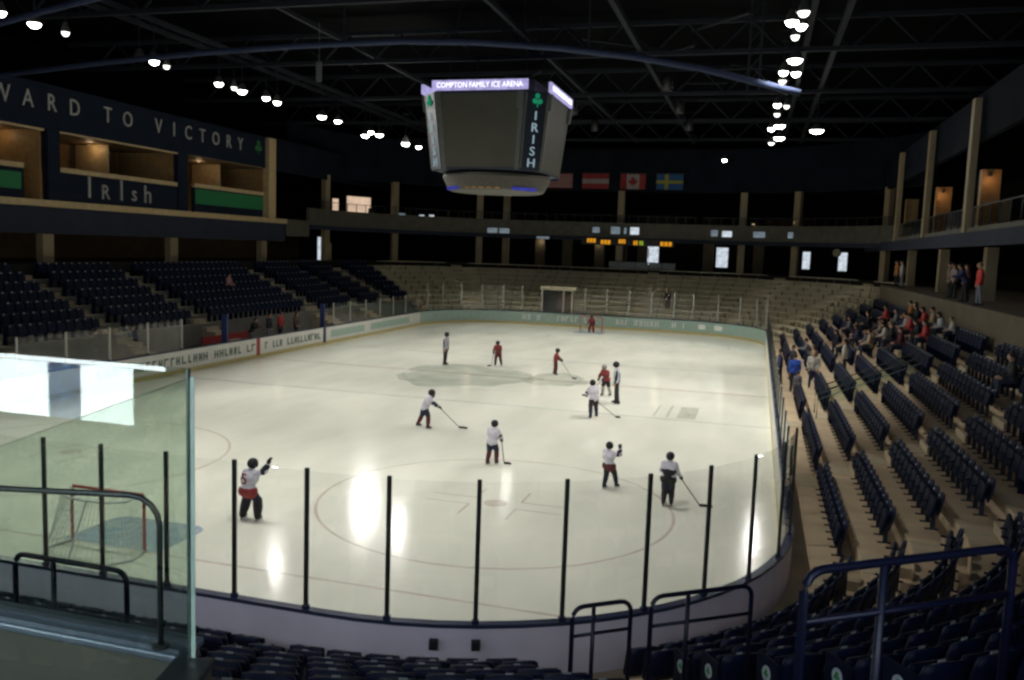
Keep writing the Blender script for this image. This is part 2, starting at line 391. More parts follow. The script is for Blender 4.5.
shield('n', nearst, 3.28, 'stan', 'dark posts of the near end glass', 'dark post holding the near end glass', .033, 'clear near end glass pane between dark posts')
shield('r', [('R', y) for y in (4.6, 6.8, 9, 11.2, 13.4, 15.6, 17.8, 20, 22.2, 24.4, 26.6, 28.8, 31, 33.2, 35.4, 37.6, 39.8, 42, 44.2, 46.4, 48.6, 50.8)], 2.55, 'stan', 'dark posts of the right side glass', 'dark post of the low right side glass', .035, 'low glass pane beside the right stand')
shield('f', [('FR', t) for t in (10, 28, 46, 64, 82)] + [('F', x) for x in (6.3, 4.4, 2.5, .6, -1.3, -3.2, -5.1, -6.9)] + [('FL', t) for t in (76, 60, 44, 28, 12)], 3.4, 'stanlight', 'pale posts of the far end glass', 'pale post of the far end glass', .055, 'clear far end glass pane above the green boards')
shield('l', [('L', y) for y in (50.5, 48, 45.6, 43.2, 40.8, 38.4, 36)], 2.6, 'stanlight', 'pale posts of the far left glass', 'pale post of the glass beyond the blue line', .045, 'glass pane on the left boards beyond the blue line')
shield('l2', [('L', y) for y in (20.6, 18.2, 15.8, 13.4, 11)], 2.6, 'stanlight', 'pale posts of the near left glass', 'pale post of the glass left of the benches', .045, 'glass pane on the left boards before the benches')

# ------------------------------------------------------------------ seating bowl
TR, RI, D0, Z0 = .87, .40, .55, .55
def tread_d(k): return D0 + TR * k
def tread_z(k, seg='L'): return 4.3 if k == 9 and seg in ('NR', 'N', 'R') else Z0 + RI * k - (.2 if seg in ('R', 'NR', 'N', 'NL') else 0)
def terrace(name, parts, k0, k1, m, wall_top=None):
    """stepped slab under rows k0..k1"""
    sg = 'R' if parts[0][0] in ('R', 'NL') else 'L'
    prof = [(tread_d(k0), -.1)]
    if k0 == 0: prof = [(.14, -.1), (.14, tread_z(0, sg) - .05), (D0, tread_z(0, sg) - .05)]
    for k in range(k0, k1 + 1): prof += [(tread_d(k), tread_z(k, sg)), (tread_d(k + 1), tread_z(k, sg))]
    prof += [(tread_d(k1 + 1), -.1)]
    return struct(sweep(MB(), path(parts), prof).build(name, m))
terrace('floor_right', [('R', cyN, cyF)], 0, 7, M['concrete'])
terrace('floor_near', [('NL', 30, 90), ('N', -cxR, cxR), ('NR', 90, 0)], 0, 8, M['concrete'])
terrace('floor_far', [('FR', 0, 90), ('F', cxR, -cxR), ('FL', 90, 25)], 0, 10, M['concretefar'])
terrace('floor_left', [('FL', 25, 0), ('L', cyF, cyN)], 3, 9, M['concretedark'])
CZ = 4.9
# concourse slabs
def slab(name, parts, d0, d1, z0, z1, m): return struct(sweep(MB(), path(parts), [(d0, z0), (d1, z0), (d1, z1), (d0, z1)]).build(name, m))
slab('floor_concourse_right', [('R', cyN, cyF)], tread_d(8), 17, -.1, CZ, M['tanwall'])
slab('floor_concourse_far', [('FR', 0, 90), ('F', cxR, -cxR), ('FL', 90, 0)], tread_d(11), 17, 4.0, CZ, M['concoursefloor'])
slab('floor_concourse_left', [('L', cyF, cyN)], tread_d(10), 17, 4.0, CZ, M['concoursefloor'])
slab('floor_concourse_near', [('NL', 30, 90), ('N', -cxR, cxR), ('NR', 90, 80)], 10.3, 17, 3.6, 4.45, M['concoursefloor'])
slab('floor_concourse_corner', [('NR', 79.5, 0)], 10.3, 17, 3.6, CZ, M['concoursefloor'])
slab('floor_platform', [('NL', 30, 90), ('N', -cxR, cxR), ('NR', 90, 0)], tread_d(9), 10.29, 3.6, 4.3, M['concoursefloor'])
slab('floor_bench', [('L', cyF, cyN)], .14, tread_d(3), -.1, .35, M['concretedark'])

# stairs in the aisles
def stairs(name, seg, t, k0, k1, w=1.1, low=None):
    b = MB(); R_ = Matrix.Rotation(heading(seg, t), 3, 'Z')
    for k in range(k0, k1 + 1):
        p = at(seg, t, tread_d(k + 1) - .16, tread_z(k, seg) + .1); b.box(p, (w, .32, .2 - .004), R_)
        p = at(seg, t, tread_d(k) + .25, tread_z(k, seg) + .006); b.box(p, (w, .5, .012), R_)
    if low:
        kk = k0
        for j in range(1, low + 1):
            z = tread_z(k0) - RI * j; d = tread_d(k0) - TR * j
            b.box(at(seg, t, d + TR / 2, z / 2 + .17), (w, TR, max(.05, z - .34)), R_); b.box(at(seg, t, d + TR - .16, z + .1), (w, .32, .2), R_)
    return struct(b.build(name, M['stair']))
AIS_R = [2.7, 10.35, 18.9, 27.7, 36.1, 44.6]
for i, y in enumerate(AIS_R): stairs(f'stair_right_{i + 1}', 'R', y if y > cyN else cyN + .1, 0, 7) if y > cyN else stairs(f'stair_right_{i + 1}', 'NR', 3.5, 0, 7)
AIS_NR = [61]; AIS_N = [-1.6]
stairs('stair_near_1', 'NR', 61, 0, 7); 
for i, x in enumerate(AIS_N): stairs(f'stair_near_{i + 2}', 'N', x, 0, 8)
AIS_L = [13.2, 20.0, 27.0, 39.6, 46.2, 52.6]
for i, y in enumerate(AIS_L[:5]): stairs(f'stair_left_{i + 1}', 'L', y, 3, 9, 1.1 if i != 3 else 1.7, low=2)
stairs('stair_left_6', 'FL', 8, 3, 9); stairs('stair_left_7', 'FL', 25, 0, 9)
for i, (sg, t) in enumerate((('FL', 58), ('F', 3.3), ('FR', 62), ('FR', 30))): stairs(f'stair_far_{i + 1}', sg, t, 0, 10, 1.0)

# ------------------------------------------------------------------ seats
def backrest_mb(nx=6):
    b = MB(); V = []; F = []; nz = 4
    for side in (0, 1):
        for j in range(nz + 1):
            for i in range(nx + 1):
                u = i / nx * 2 - 1; v = j / nz
                x = .235 * u * (1 - .10 * (v ** 4)); z = .40 + .44 * v - (.03 * abs(u) ** 3 if j == nz else 0)
                y = .40 + .10 * v + .035 * (1 - u * u) * (1 if side else 1) + (.04 if side else 0) - (.012 if side and j in (0, nz) else 0)
                V.append((x, y, z))
    n = (nx + 1) * (nz + 1)
    for j in range(nz):
        for i in range(nx):
            a = j * (nx + 1) + i; F.append((a, a + 1, a + nx + 2, a + nx + 1)); F.append((n + a + nx + 1, n + a + nx + 2, n + a + 1, n + a))
    edge = [i for i in range(nx + 1)] + [j * (nx + 1) + nx for j in range(1, nz + 1)] + [nz * (nx + 1) + i for i in range(nx - 1, -1, -1)] + [j * (nx + 1) for j in range(nz - 1, 0, -1)]
    for a, c in zip(edge, edge[1:] + edge[:1]): F.append((a, n + a, n + c, c))
    return b.add(V, F)
def pan_mb(): return MB().box((0, .345, .56), (.43, .07, .40), Matrix.Rotation(math.radians(-10), 3, 'X'), bevel=.025)
def legs_mb():
    return MB().box((-.255, .44, .20), (.035, .09, .40), bevel=.008).box((-.255, .42, .012), (.06, .26, .024), bevel=.006)
def arm_mb(): return MB().box((-.255, .36, .60), (.05, .30, .035), bevel=.012).box((-.255, .45, .49), (.03, .06, .20))
def lowseat():
    b = MB(); V = []; F = []
    def strip(pts, w0, w1):
        pass
    b.add([(-.235, .40, .40), (.235, .40, .40), (.215, .50, .84), (-.215, .50, .84), (-.235, .47, .40), (.235, .47, .40), (.215, .545, .83), (-.215, .545, .83)],
          [(0, 1, 2, 3), (7, 6, 5, 4), (0, 4, 5, 1), (3, 2, 6, 7), (0, 3, 7, 4), (1, 5, 6, 2)])
    b.box((0, .345, .56), (.43, .07, .40), Matrix.Rotation(math.radians(-10), 3, 'X')).box((-.255, .42, .30), (.04, .2, .6))
    return b
ME = {}
ME['backrest'] = backrest_mb().mesh('backrest', True); ME['seat'] = pan_mb().mesh('seat', True); ME['leg'] = legs_mb().mesh('leg'); ME['armrest'] = arm_mb().mesh('armrest')
ME['number_plate'] = MB().box((0, .462, .80), (.07, .008, .035), Matrix.Rotation(math.radians(-12), 3, 'X')).mesh('number_plate')
def oval(c, rx, rz, y0, y1): return MB().prism([(c[0] + rx * math.cos(a * PI / 10), c[1] + rz * math.sin(a * PI / 10)) for a in range(20)], y0, y1, 'y')
ME['roundel'] = MB().prism([(.36 + .062 * math.cos(a * PI / 10), .60 + .078 * math.sin(a * PI / 10)) for a in range(20)], .296, .304, 'x').mesh('roundel')
ME['end_panel'] = MB().box((.282, .36, .40), (.026, .34, .72), bevel=.01).mesh('end_panel')
b = MB()
for a in (90, 210, 330): b.sphere((.304, .36 + .02 * math.cos(math.radians(a)), .605 + .022 * math.sin(math.radians(a))), .022, sx=.25, u=10, v=6)
b.box((.305, .36, .56), (.006, .008, .04)); ME['emblem'] = b.mesh('emblem')
for k_, mm in (('backrest', 'seat'), ('seat', 'seatpan'), ('leg', 'seatmetal'), ('armrest', 'seatpan'), ('number_plate', 'plate'), ('end_panel', 'seatpan'), ('roundel', 'plaquewhite'), ('emblem', 'plaquegreen')): ME[k_].materials.append(M[mm])

# camera model (only used to decide which seats show largest)
CAM = V3((12.8404492, -14.4604918, 6.56625432)); YAW, PITCH, ROLL, FPX = -.277258769, -.106981921, .0351734997, 851.307913
fd = V3((math.sin(YAW) * math.cos(PITCH), math.cos(YAW) * math.cos(PITCH), math.sin(PITCH)))
r0 = V3((math.cos(YAW), -math.sin(YAW), 0)); u0 = r0.cross(fd)
rt = r0 * math.cos(ROLL) + u0 * math.sin(ROLL); up = rt.cross(fd)
def depth_in_frame(p):
    v = p - CAM; z = v.dot(fd)
    if z < .4: return None
    x = 512 + FPX * v.dot(rt) / z; y = 340 - FPX * v.dot(up) / z
    return z if (-5 < x < 1029 and y < 690) else None

SP = .53
seat_slots = []   # (seg, t, k, block name, index)
TAKEN = [('R', y, k) for y, k in ((29.5, 6), (30.6, 6), (32.0, 7), (28.9, 7), (30.2, 7), (31.2, 5), (29.9, 5), (32.6, 5), (33.6, 6), (34.3, 4), (32.9, 4), (30.8, 4), (29.2, 4), (34.9, 7), (33.3, 7), (31.7, 6), (28.7, 5), (26.4, 7), (25.5, 6), (26.5, 6), (37.4, 6), (24.8, 7), (37.6, 5), (31.6, 3), (33.9, 3), (26.0, 5), (38.6, 4), (12.4, 6), (4.6, 5))] + [('L', 33.4, 6)]
CLEAR = [('R', 26.2, 1), ('R', 25.0, 0), ('R', 27.0, 0), ('R', 27.0, 1), ('R', 28.9, 1), ('R', 31.5, 0), ('R', 32.4, 1)]
def taken(seg, t, k): return any(seg == a and k == c and abs(t - b_) < .62 for a, b_, c in CLEAR) or any(seg == a and k == c and abs(t - b_) < .5 for a, b_, c in TAKEN)
def fill(seg, a, b_, k0, k1, block):
    for k in range(k0, k1 + 1):
        if seg in 'RLFN': L = abs(b_ - a); n = int(L / SP); c = (a + b_) / 2; ts = [c + (i - (n - 1) / 2) * SP for i in range(n)]
        else:
            rr = RC + tread_d(k) + .6; L = math.radians(abs(b_ - a)) * rr; n = int(L / SP); c = (a + b_) / 2
            ts = [c + (i - (n - 1) / 2) * math.degrees(SP / rr) for i in range(n)]
        for i, t in enumerate(ts):
            if not taken(seg, t, k): seat_slots.append((seg, t, k, block, i + 1))
fill('R', 3.55, 9.7, 0, 7, 'first right block'); fill('R', 11, 18.2, 0, 7, 'second right block'); fill('R', 19.6, 27, 0, 7, 'third right block')
fill('R', 28.4, 35.4, 0, 7, 'fourth right block'); fill('R', 36.8, 43.9, 0, 7, 'fifth right block'); fill('R', 45.3, 50.6, 0, 7, 'far right block')
fill('NR', 44, 62, 9, 9, 'platform row'); fill('NR', 8, 57, 0, 8, 'corner block'); fill('NR', 65, 90, 0, 8, 'near corner block'); fill('N', -.9, 6.85, 0, 8, 'near end block'); fill('N', -6.9, -2.3, 0, 8, 'far near-end block')
fill('L', 7.5, 12.5, 3, 9, 'left block one'); fill('L', 13.9, 19.3, 3, 9, 'left block two'); fill('L', 20.7, 26.3, 3, 9, 'left block three'); fill('L', 27.7, 38.6, 3, 9, 'left block four')
fill('L', 40.6, 45.5, 3, 9, 'left block five'); fill('L', 46.9, 50.9, 3, 9, 'left block six'); fill('FL', 10, 23, 3, 9, 'left corner block')
OCC = []      # filled below by the people who sit
rank = []
for i, s_ in enumerate(seat_slots):
    p = at(s_[0], s_[1], tread_d(s_[2]) + .55, tread_z(s_[2], s_[0]) + .8); z = depth_in_frame(p)
    if z is not None: rank.append((z, i))
rank.sort(); solo = set(i for z, i in rank[:300])
SEATBASE = None
BLK = {'first right block': 'right stand before first aisle', 'second right block': 'right stand past first aisle', 'third right block': 'right stand by glass-sided stairs', 'corner block': 'stand at the near right corner',
       'near corner block': 'stand left of near corner rails', 'near end block': 'stand behind near goal', 'far near-end block': 'stand behind the glass barrier'}
stuff = MB(); low = lowseat(); low.bm.verts.index_update()
LV = [v.co.copy() for v in low.bm.verts]; LF = [[v.index for v in f.verts] for f in low.bm.faces]
plates = MB()
for i, (seg, t, k, blk, n) in enumerate(seat_slots):
    p = at(seg, t, tread_d(k) + .15, tread_z(k, seg)); rz = heading(seg, t)
    if i in solo:
        r = thing('tip_up_chair', f'navy tip-up seat, {ordw(n)} in row {["one","two","three","four","five","six","seven","eight","nine","ten"][k]}, {BLK.get(blk, blk)}', 'seat', p, rz, 'navy tip-up seats of the arena')
        ps = ['backrest', 'seat', 'leg', 'armrest', 'number_plate']
        for q in ps: o = bpy.data.objects.new(q, ME[q]); COL.objects.link(o); o.parent = r
        if blk == 'corner block' and k >= 2 and (i + 1 == len(seat_slots) or seat_slots[i + 1][4] == 1):
            ep = bpy.data.objects.new('end_panel', ME['end_panel']); COL.objects.link(ep); ep.parent = r; ep['label'] = 'end panel with a white oval and green emblem'
            o = bpy.data.objects.new('roundel', ME['roundel']); COL.objects.link(o); o.parent = ep; o['label'] = 'white oval roundel'
            e = bpy.data.objects.new('emblem', ME['emblem']); COL.objects.link(e); e.parent = ep; e['label'] = 'green emblem'
    else:
        R_ = Matrix.Rotation(rz, 3, 'Z'); stuff.add([R_ @ v + p for v in LV], LF)
        if depth_in_frame(p) is not None: plates.box(R_ @ V3((0, .44, .80)) + p, (.11, .012, .06), R_)
low.bm.free()
ME['seat_down'] = MB().box((0, .20, .44), (.44, .42, .06), bevel=.02).mesh('seat', True); ME['seat_down'].materials.append(M['seatpan'])
for n, (seg, t, k) in enumerate(TAKEN):
    r = thing('tip_up_chair', f'navy seat folded down under the {ordw(n + 1)} seated spectator', 'seat', at(seg, t, tread_d(k) + .15, tread_z(k, seg)), heading(seg, t), 'occupied navy seats')
    for q, me in (('backrest', 'backrest'), ('seat', 'seat_down'), ('leg', 'leg'), ('armrest', 'armrest')): o = bpy.data.objects.new(q, ME[me]); COL.objects.link(o); o.parent = r
o = tag(stuff.build('distant_seating', M['seat']), 'rows of navy tip-up seats filling the farther stands', 'seats', kind='stuff')
pl = plates.build('number_plate', M['plate'], o); pl['kind'] = 'stuff'

# ------------------------------------------------------------------ bleacher benches at the far end
def bench(seg, a, b_, k, lab):
    t = thing('bleacher_bench', lab, 'bench', at(seg, (a + b_) / 2, tread_d(k) + .5, tread_z(k)), 0, 'tan bleacher benches at the far end')
    org = t.location.copy(); smp = path([(seg, a, b_)])
    d = tread_d(k) + .42
    m1 = sweep(MB(), smp, [(d, tread_z(k) + .40), (d + .3, tread_z(k) + .40), (d + .3, tread_z(k) + .45), (d, tread_z(k) + .45)]); m1.xform(Matrix.Translation(-org)); m1.build('plank', M['bench'], t)
    m2 = MB(); n = max(2, len(smp))
    for j in range(min(n, 4)):
        q = (seg, a + (b_ - a) * (j + .5) / min(n, 4)); MB().box(at(*q, d + .15, tread_z(k) + .2) - org, (.06, .06, .40), Matrix.Rotation(heading(*q), 3, 'Z')).build('bracket', M['benchleg'], t)
SEC = [('FL', 29, 54, 'left far corner'), ('FL', 62, 90, 'far end left of the tunnel'), ('F', -6.9, -5.5, 'far end beside the tunnel'), ('F', -5.4, -2.5, 'far end above the tunnel'), ('F', -2.4, 2.7, 'far end behind the goal'), ('F', 3.9, 6.9, 'far end right of the goal'), ('FR', 66, 90, 'far end at the right curve'), ('FR', 34, 58, 'right far corner'), ('FR', 3, 26, 'far corner next to navy seats')]
for seg, a, b_, nm in SEC:
    for k in range(0, 11):
        if nm == 'far end above the tunnel' and k < 4: continue
        bench(seg, a, b_, k, f'tan bleacher bench, {ordw(k + 1)} row up, {nm}')
# tunnel mouth under the far stand
t = thing('tunnel_portal', 'dark tunnel mouth with pale frame in the far stand', 'tunnel', (-3.95, 58.2, 0))
MB().box((0, .9, 1.5), (2.6, .9, 3.0)).build('passage', M['black'], t)
for sx in (-1.36, 1.36): MB().box((sx, .4, 1.55), (.14, .3, 3.1)).build('jamb', M['bench'], t)
MB().box((.1, .6, 3.22), (3.2, 1.0, .28)).build('canopy', M['bench'], t)
MB().box((.62, .42, 1.45), (1.1, .05, 2.7)).build('door', mat('brown tunnel door', (.09, .05, .035), .7), t)
# tunnel carved look: dark box stands in front of the lowest benches
t = thing('banner_table', 'long pale grey skirted press table on top of far stand', 'table', (2.1, 68.2, CZ))
MB().box((0, 0, .78), (6.4, .7, .05), bevel=.01).build('table_top', M['black'], t)
b = MB()
for i in range(5): b.box((-2.56 + i * 1.28, -.34, .40), (1.22, .02, .70))
b.build('skirt', mat('pale blue grey cloth', (.20, .23, .24), .8), t)
for sx in (-3.1, 3.1):
    for sy in (-.25, .25): MB().box((sx, sy, .38), (.05, .05, .75)).build('leg', M['railgrey'], t)
#PART2
# ------------------------------------------------------------------ near platform with glass barrier, and its rails
t = thing('glass_barrier', 'greenish glass barrier on metal ledge along the near platform, reflecting bright windows', 'glass barrier', (9.0, -12.0, 4.3))
MB().box((-.5, 0, .40), (5.0, .10, .80)).build('parapet', M['olive'], t)
b = MB(); b.box((-.5, .0, .815), (5.0, .16, .03), bevel=.008)
for i in range(2): b.box((-.5, -.055 + i * .045, .838), (5.0, .02, .016))
b.build('ledge', M['ledge'], t)
MB().box((-.5, .03, 1.328), (4.94, .012, .975)).build('glass', M['barrier'], t)
MB().box((1.974, .03, 1.328), (.008, .014, .975)).build('glass_edge', M['edgedark'], t)['label'] = 'dark right edge of the glass'
ang = math.atan2(-.97, .24)
t = thing('glass_barrier', 'side glass barrier running back from the platform corner towards the viewer', 'glass barrier', (11.06, -12.06, 4.3), ang)
MB().box((1.0, 0, .40), (2.0, .12, .80)).build('parapet', M['olive'], t)
MB().box((1.0, 0, .812), (2.02, .14, .024), bevel=.006).build('ledge', M['railgrey'], t)
MB().box((1.0, 0, 1.318), (1.98, .012, .975)).build('glass', M['barrier'], t)
MB().box((.006, 0, 1.318), (.006, .013, .975)).build('glass_edge', M['edge'], t)['label'] = 'bright end edge of the glass'

def railing(name, label, p0, p1, zb, zt, r, m, n=3, mid=.45, rnd=.12, cat='handrail'):
    p0 = V3(p0); p1 = V3(p1); mm = (p0 + p1) / 2
    t = thing(name, label, cat, (mm.x, mm.y, zb)); L = (p1 - p0).length; t.rotation_euler.z = math.atan2(p1.y - p0.y, p1.x - p0.x); h = zt - zb
    pts = [(-L / 2, 0, 0), (-L / 2, 0, h - rnd)] + [(-L / 2 + rnd * (1 - math.cos(a)), 0, h - rnd + rnd * math.sin(a)) for a in (PI / 8, PI / 4, 3 * PI / 8)] + [(-L / 2 + rnd, 0, h)]
    pts += [(-x, y, z) for x, y, z in reversed(pts)]
    MB().tube(pts, r, 10).build('top_rail', m, t, smooth=True)
    if mid: MB().tube([(-L / 2, 0, h * mid), (L / 2, 0, h * mid)], r * .8, 8).build('mid_rail', m, t, smooth=True)
    for i in range(1, n - 1): x = -L / 2 + L * (i / (n - 1)) ** 1.5; MB().tube([(x, 0, 0), (x, 0, h)], r * .95, 8).build('post', m, t, smooth=True)
    for x in (-L / 2, L / 2): MB().lathe([(0.001, 0), (r * 2, 0), (r * 2, .015), (r, .02)], (x, 0, 0), 12).build('base_flange', m, t)
    return t
railing('guard_rail', 'navy guard rail nearest the viewer with two rails and three posts', (13.14, -10.42, 0), (14.20, -9.65, 0), 3.36, 5.13, .022, M['rail'], 3, .86, .10)
railing('guard_rail', 'dark guard rail of two rails beyond the nearest rail, above the boards', (12.04, -6.29, 0), (12.99, -5.60, 0), 1.76, 3.2, .024, M['rail'], 3, .79)
railing('guard_rail', 'smallest dark guard rail left of the aisle above the boards', (11.27, -6.36, 0), (11.80, -5.96, 0), 1.56, 3.0, .024, M['rail'], 3, .79)
railing('guard_rail', 'dark guard rail seen through the glass barrier', (5.52, -7.55, 0), (6.94, -7.57, 0), 1.76, 3.2, .028, M['rail'], 3, .55)
# rail on the platform side of the glass barrier
t = thing('handrail', 'dark steel handrail bending down to a post behind the glass barrier', 'handrail', (10.955, -12.10, 5.165))
d_ = V3((-.976, -.218, 0)); pts = [(0, 0, 0), (0, 0, .43)] + [tuple(d_ * (.10 * (1 - math.cos(a))) + V3((0, 0, .43 + .10 * math.sin(a)))) for a in (PI / 8, PI / 4, 3 * PI / 8, PI / 2)] + [tuple(d_ * 2.6 + V3((0, 0, .53)))]
MB().tube(pts, .010, 10).build('rail', M['railgrey'], t, smooth=True)
MB().lathe([(.001, 0), (.03, 0), (.03, .012), (.014, .016)], (0, 0, 0), 14).build('base_flange', M['railgrey'], t)
MB().tube([tuple(d_ * 2.4 + V3((0, 0, -.7))), tuple(d_ * 2.4 + V3((0, 0, .5)))], .013, 10).build('post', M['railgrey'], t, smooth=True)

# glass sided stair rails in the right stand (third aisle)
for j, dy in enumerate((-.62, .62)):
    y = 18.9 + dy; t = thing('stair_rail', ('nearer' if j == 0 else 'farther') + ' pale stair rail with glass panel climbing the right stand', 'handrail', (W, y, 0))
    a = V3((tread_d(1) + .1, 0, tread_z(1, 'R'))); c = V3((tread_d(5), 0, tread_z(5, 'R')))
    MB().tube([tuple(a), tuple(a + V3((0, 0, .95))), tuple(c + V3((0, 0, .95))), tuple(c)], .025, 8).build('rail', M['railgrey'], t)
    MB().tube([tuple(a + V3((0, 0, .7))), tuple(c + V3((0, 0, .7)))], .018, 8).build('mid_rail', M['ledge'], t)
    MB().prism([(a.x + .08, a.z + .35), (c.x - .05, c.z + .35), (c.x - .05, c.z + .9), (a.x + .08, a.z + .9)], -.006, .006, 'y').build('glass', M['barrier'], t)

# ------------------------------------------------------------------ building shell
ZC = 18.6
def sbox(name, c, s, m): return struct(MB().box(c, s).build(name, m))
sbox('ceiling', (0, 31, ZC + .15), (68, 102, .3), M['dark'])
sbox('floor_base', (0, 31, -.35), (68, 102, .3), M['blackwall'])
sbox('wall_left', (-33, 31, 9), (.3, 102, 19.2), M['blackwall'])
sbox('wall_right', (31, 31, 9), (.3, 102, 19.2), M['blackwall'])
sbox('wall_far', (0, 78.5, 9), (66, .3, 19.2), M['blackwall'])
# near wall is made of pieces round the window openings that lie behind the viewer
WX0, WX1, WZ0, WZ1 = 3.4, 6.9, 4.46, 6.2
for i, (x0, x1, z0, z1) in enumerate(((-33, WX0, 0, 18.6), (WX1, 31, 0, 18.6), (WX0, WX1, 0, WZ0), (WX0, WX1, WZ1, 18.6))): sbox(f'wall_near_{i + 1}', ((x0 + x1) / 2, -17.2, (z0 + z1) / 2), (x1 - x0, .3, z1 - z0), M['blackwall'])
wn = struct(MB().box(((WX0 + WX1) / 2, -17.18, WZ1 - .02), (WX1 - WX0, .2, .04)).box((WX0 + .02, -17.18, (WZ0 + WZ1) / 2), (.04, .2, WZ1 - WZ0)).box((WX1 - .02, -17.18, (WZ0 + WZ1) / 2), (.04, .2, WZ1 - WZ0)).build('window_1', M['black']))
MB().box(((WX0 + WX1) / 2, -17.3, (5.10 + WZ1) / 2), (WX1 - WX0, .02, WZ1 - 5.10)).build('pane', M['daylight'], wn)
MB().box(((WX0 + 5.14) / 2, -17.3, (WZ0 + 5.09) / 2), (5.14 - WX0, .02, 5.09 - WZ0)).build('pane', M['daylight'], wn)
MB().box(((5.57 + 6.28) / 2, -17.3, (WZ0 + 5.09) / 2), (6.28 - 5.57, .02, 5.09 - WZ0)).build('pane', M['daylight'], wn)
b = MB().box((5.355, -17.28, 4.78), (.42, .04, .62))
b.build('door_panel', glow('blue daylight through door panel', (.20, .36, .68), 5.0, .5, 7.), wn)
for i, (x0, x1) in enumerate(((-6, 2.2), (8.2, 15.5), (16.2, 23.5))):  # high glowing windows added out of view to light the boards' outer faces
    w_ = struct(MB().box(((x0 + x1) / 2, -17.02, 8.3), (x1 - x0 + .2, .06, 2.6)).build(f'window_{i + 20}', M['black'])); MB().box(((x0 + x1) / 2, -16.98, 8.3), (x1 - x0, .02, 2.4)).build('pane', M['added_daylight'], w_)
    for k in range(4): MB().box((x0 + (x1 - x0) * k / 3, -16.95, 8.3), (.08, .05, 2.4)).build('mullion', M['black'], w_)
MB().box((6.6, -17.28, 4.78), (.6, .04, .62)).build('side_panel', M['wallfar'], wn)

# left side: concourse, suites and upper wall  (front plane x = -24)
XL = -24.0
sbox('wall_left_fascia', (XL - .15, 25.9, 7.2), (.3, 42.2, 1.42), M['fascia'])
sbox('trim_1', (XL - .12, 26.0, 8.1), (.36, 42.4, .36), M['woodlight'])
sbox('ceiling_left_concourse', (-28.5, 31, 8.05), (8.7, 62, .3), M['dark'])
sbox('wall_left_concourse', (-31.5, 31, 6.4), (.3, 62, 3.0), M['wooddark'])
for i, y in enumerate((12.9, 23.3, 33.7, 44.4, 55.0)): sbox(f'column_left_{i + 1}', (XL - .5, y, 5.7), (.45, .75, 1.6 if y < 50 else 1.6), M['colwood'])
sbox('wall_left_upper', (XL - .15, 25.0, 13.2), (.3, 40.4, 2.35), M['navy'])
sbox('wall_left_upper_far', (XL - .45, 57, 13.3), (.3, 24.0, 2.5), M['wallfar'])
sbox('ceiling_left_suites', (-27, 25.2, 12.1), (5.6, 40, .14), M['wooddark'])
sbox('wall_left_suites', (-29.0, 25.2, 10.2), (.2, 40, 3.7), M['wood'])
# suites between the navy piers
def pier(i, y0, y1, m, z0=8.28, z1=12.02): sbox(f'pier_{i}', (XL - .18, (y0 + y1) / 2, (z0 + z1) / 2), (.36, y1 - y0, z1 - z0), M[m])
pier(1, 23.1, 23.95, 'navy'); pier(2, 33.8, 34.8, 'navy'); pier(3, 12.6, 13.5, 'navy')
sbox('column_suite_end', (XL + .05, 44.6, 11.3), (.5, 1.0, 6.1), M['woodlight'])
for i, y in enumerate((13.05, 23.0, 33.9, 44.5)): sbox(f'partition_{i + 1}', (-26.6, y, 10.15), (4.4, .12, 3.7), M['wood'])
for i, (y, x_) in enumerate(((25.4, -26.2), (29.6, -26.2), (37.4, -26.4), (41.2, -26.4))): sbox(f'partition_{i + 5}', (x_ - .8, y, 10.9), (2.4, .14, 2.2), M['woodlight'])
def parapet(i, y0, y1, z, m='navy', xo=0): 
    sbox(f'wall_parapet_{i}', (XL - .2 + xo, (y0 + y1) / 2, (8.28 + z) / 2), (.2, y1 - y0, z - 8.28), M[m]); sbox(f'trim_{i + 1}', (XL - .2 + xo, (y0 + y1) / 2, z + .13), (.3, y1 - y0, .26), M['woodlight'])
parapet(1, 13.5, 21.7, 9.85, 'navy', -.1); parapet(2, 23.95, 33.8, 9.85); parapet(3, 35.7, 44.1, 9.95, 'navy', -.1)
sbox('trim_5', (XL - .06, 28.9, 12.02), (.1, 9.8, .18), M['woodlight']); sbox('trim_6', (XL - .06, 39.4, 12.1), (.1, 9.2, .18), M['woodlight']); sbox('trim_7', (XL - .06, 18.2, 12.0), (.1, 9.4, .18), M['woodlight'])
for nm, y0, y1, z0, z1 in (('green banner hung on the suite parapet nearest the viewer', 14.5, 21.5, 8.75, 9.62), ('green banner hung on the suite parapet beside the tall wooden end column', 35.8, 44.0, 8.85, 9.85)):
    o = MB().box((XL - .17, (y0 + y1) / 2, (z0 + z1) / 2), (.03, y1 - y0, z1 - z0), bevel=.008).build('banner', M['green']); tag(o, nm, 'banner', 'green suite banners')

def text_mesh(body, size, extrude=.02):
    cu = bpy.data.curves.new('t', 'FONT'); cu.body = body; cu.size = size; cu.extrude = extrude; cu.align_x = 'CENTER'; cu.resolution_u = 3
    o = bpy.data.objects.new('t', cu); COL.objects.link(o); bpy.context.view_layer.update()
    me = bpy.data.meshes.new_from_object(o.evaluated_get(bpy.context.evaluated_depsgraph_get())); bpy.data.objects.remove(o); bpy.data.curves.remove(cu)
    return me
def letter(body, size, m, parent, loc, face, extrude=.02, sx=1, name='letter'):
    """face: 'x+' letters on a wall facing +x (reading along +y -> mirrored below), 'y-' facing the viewer"""
    me = text_mesh(body, size, extrude); o = link(name, me, m, parent, loc)
    o.rotation_euler = {'x+': (PI / 2, 0, PI / 2), 'y-': (PI / 2, 0, 0), 'x-': (PI / 2, 0, -PI / 2)}[face]; o.scale.x = sx
    return o
t = thing('wall_lettering', 'spaced silver capitals reading ONWARD TO VICTORY high on the left wall', 'lettering', (XL, 30, 13.0))
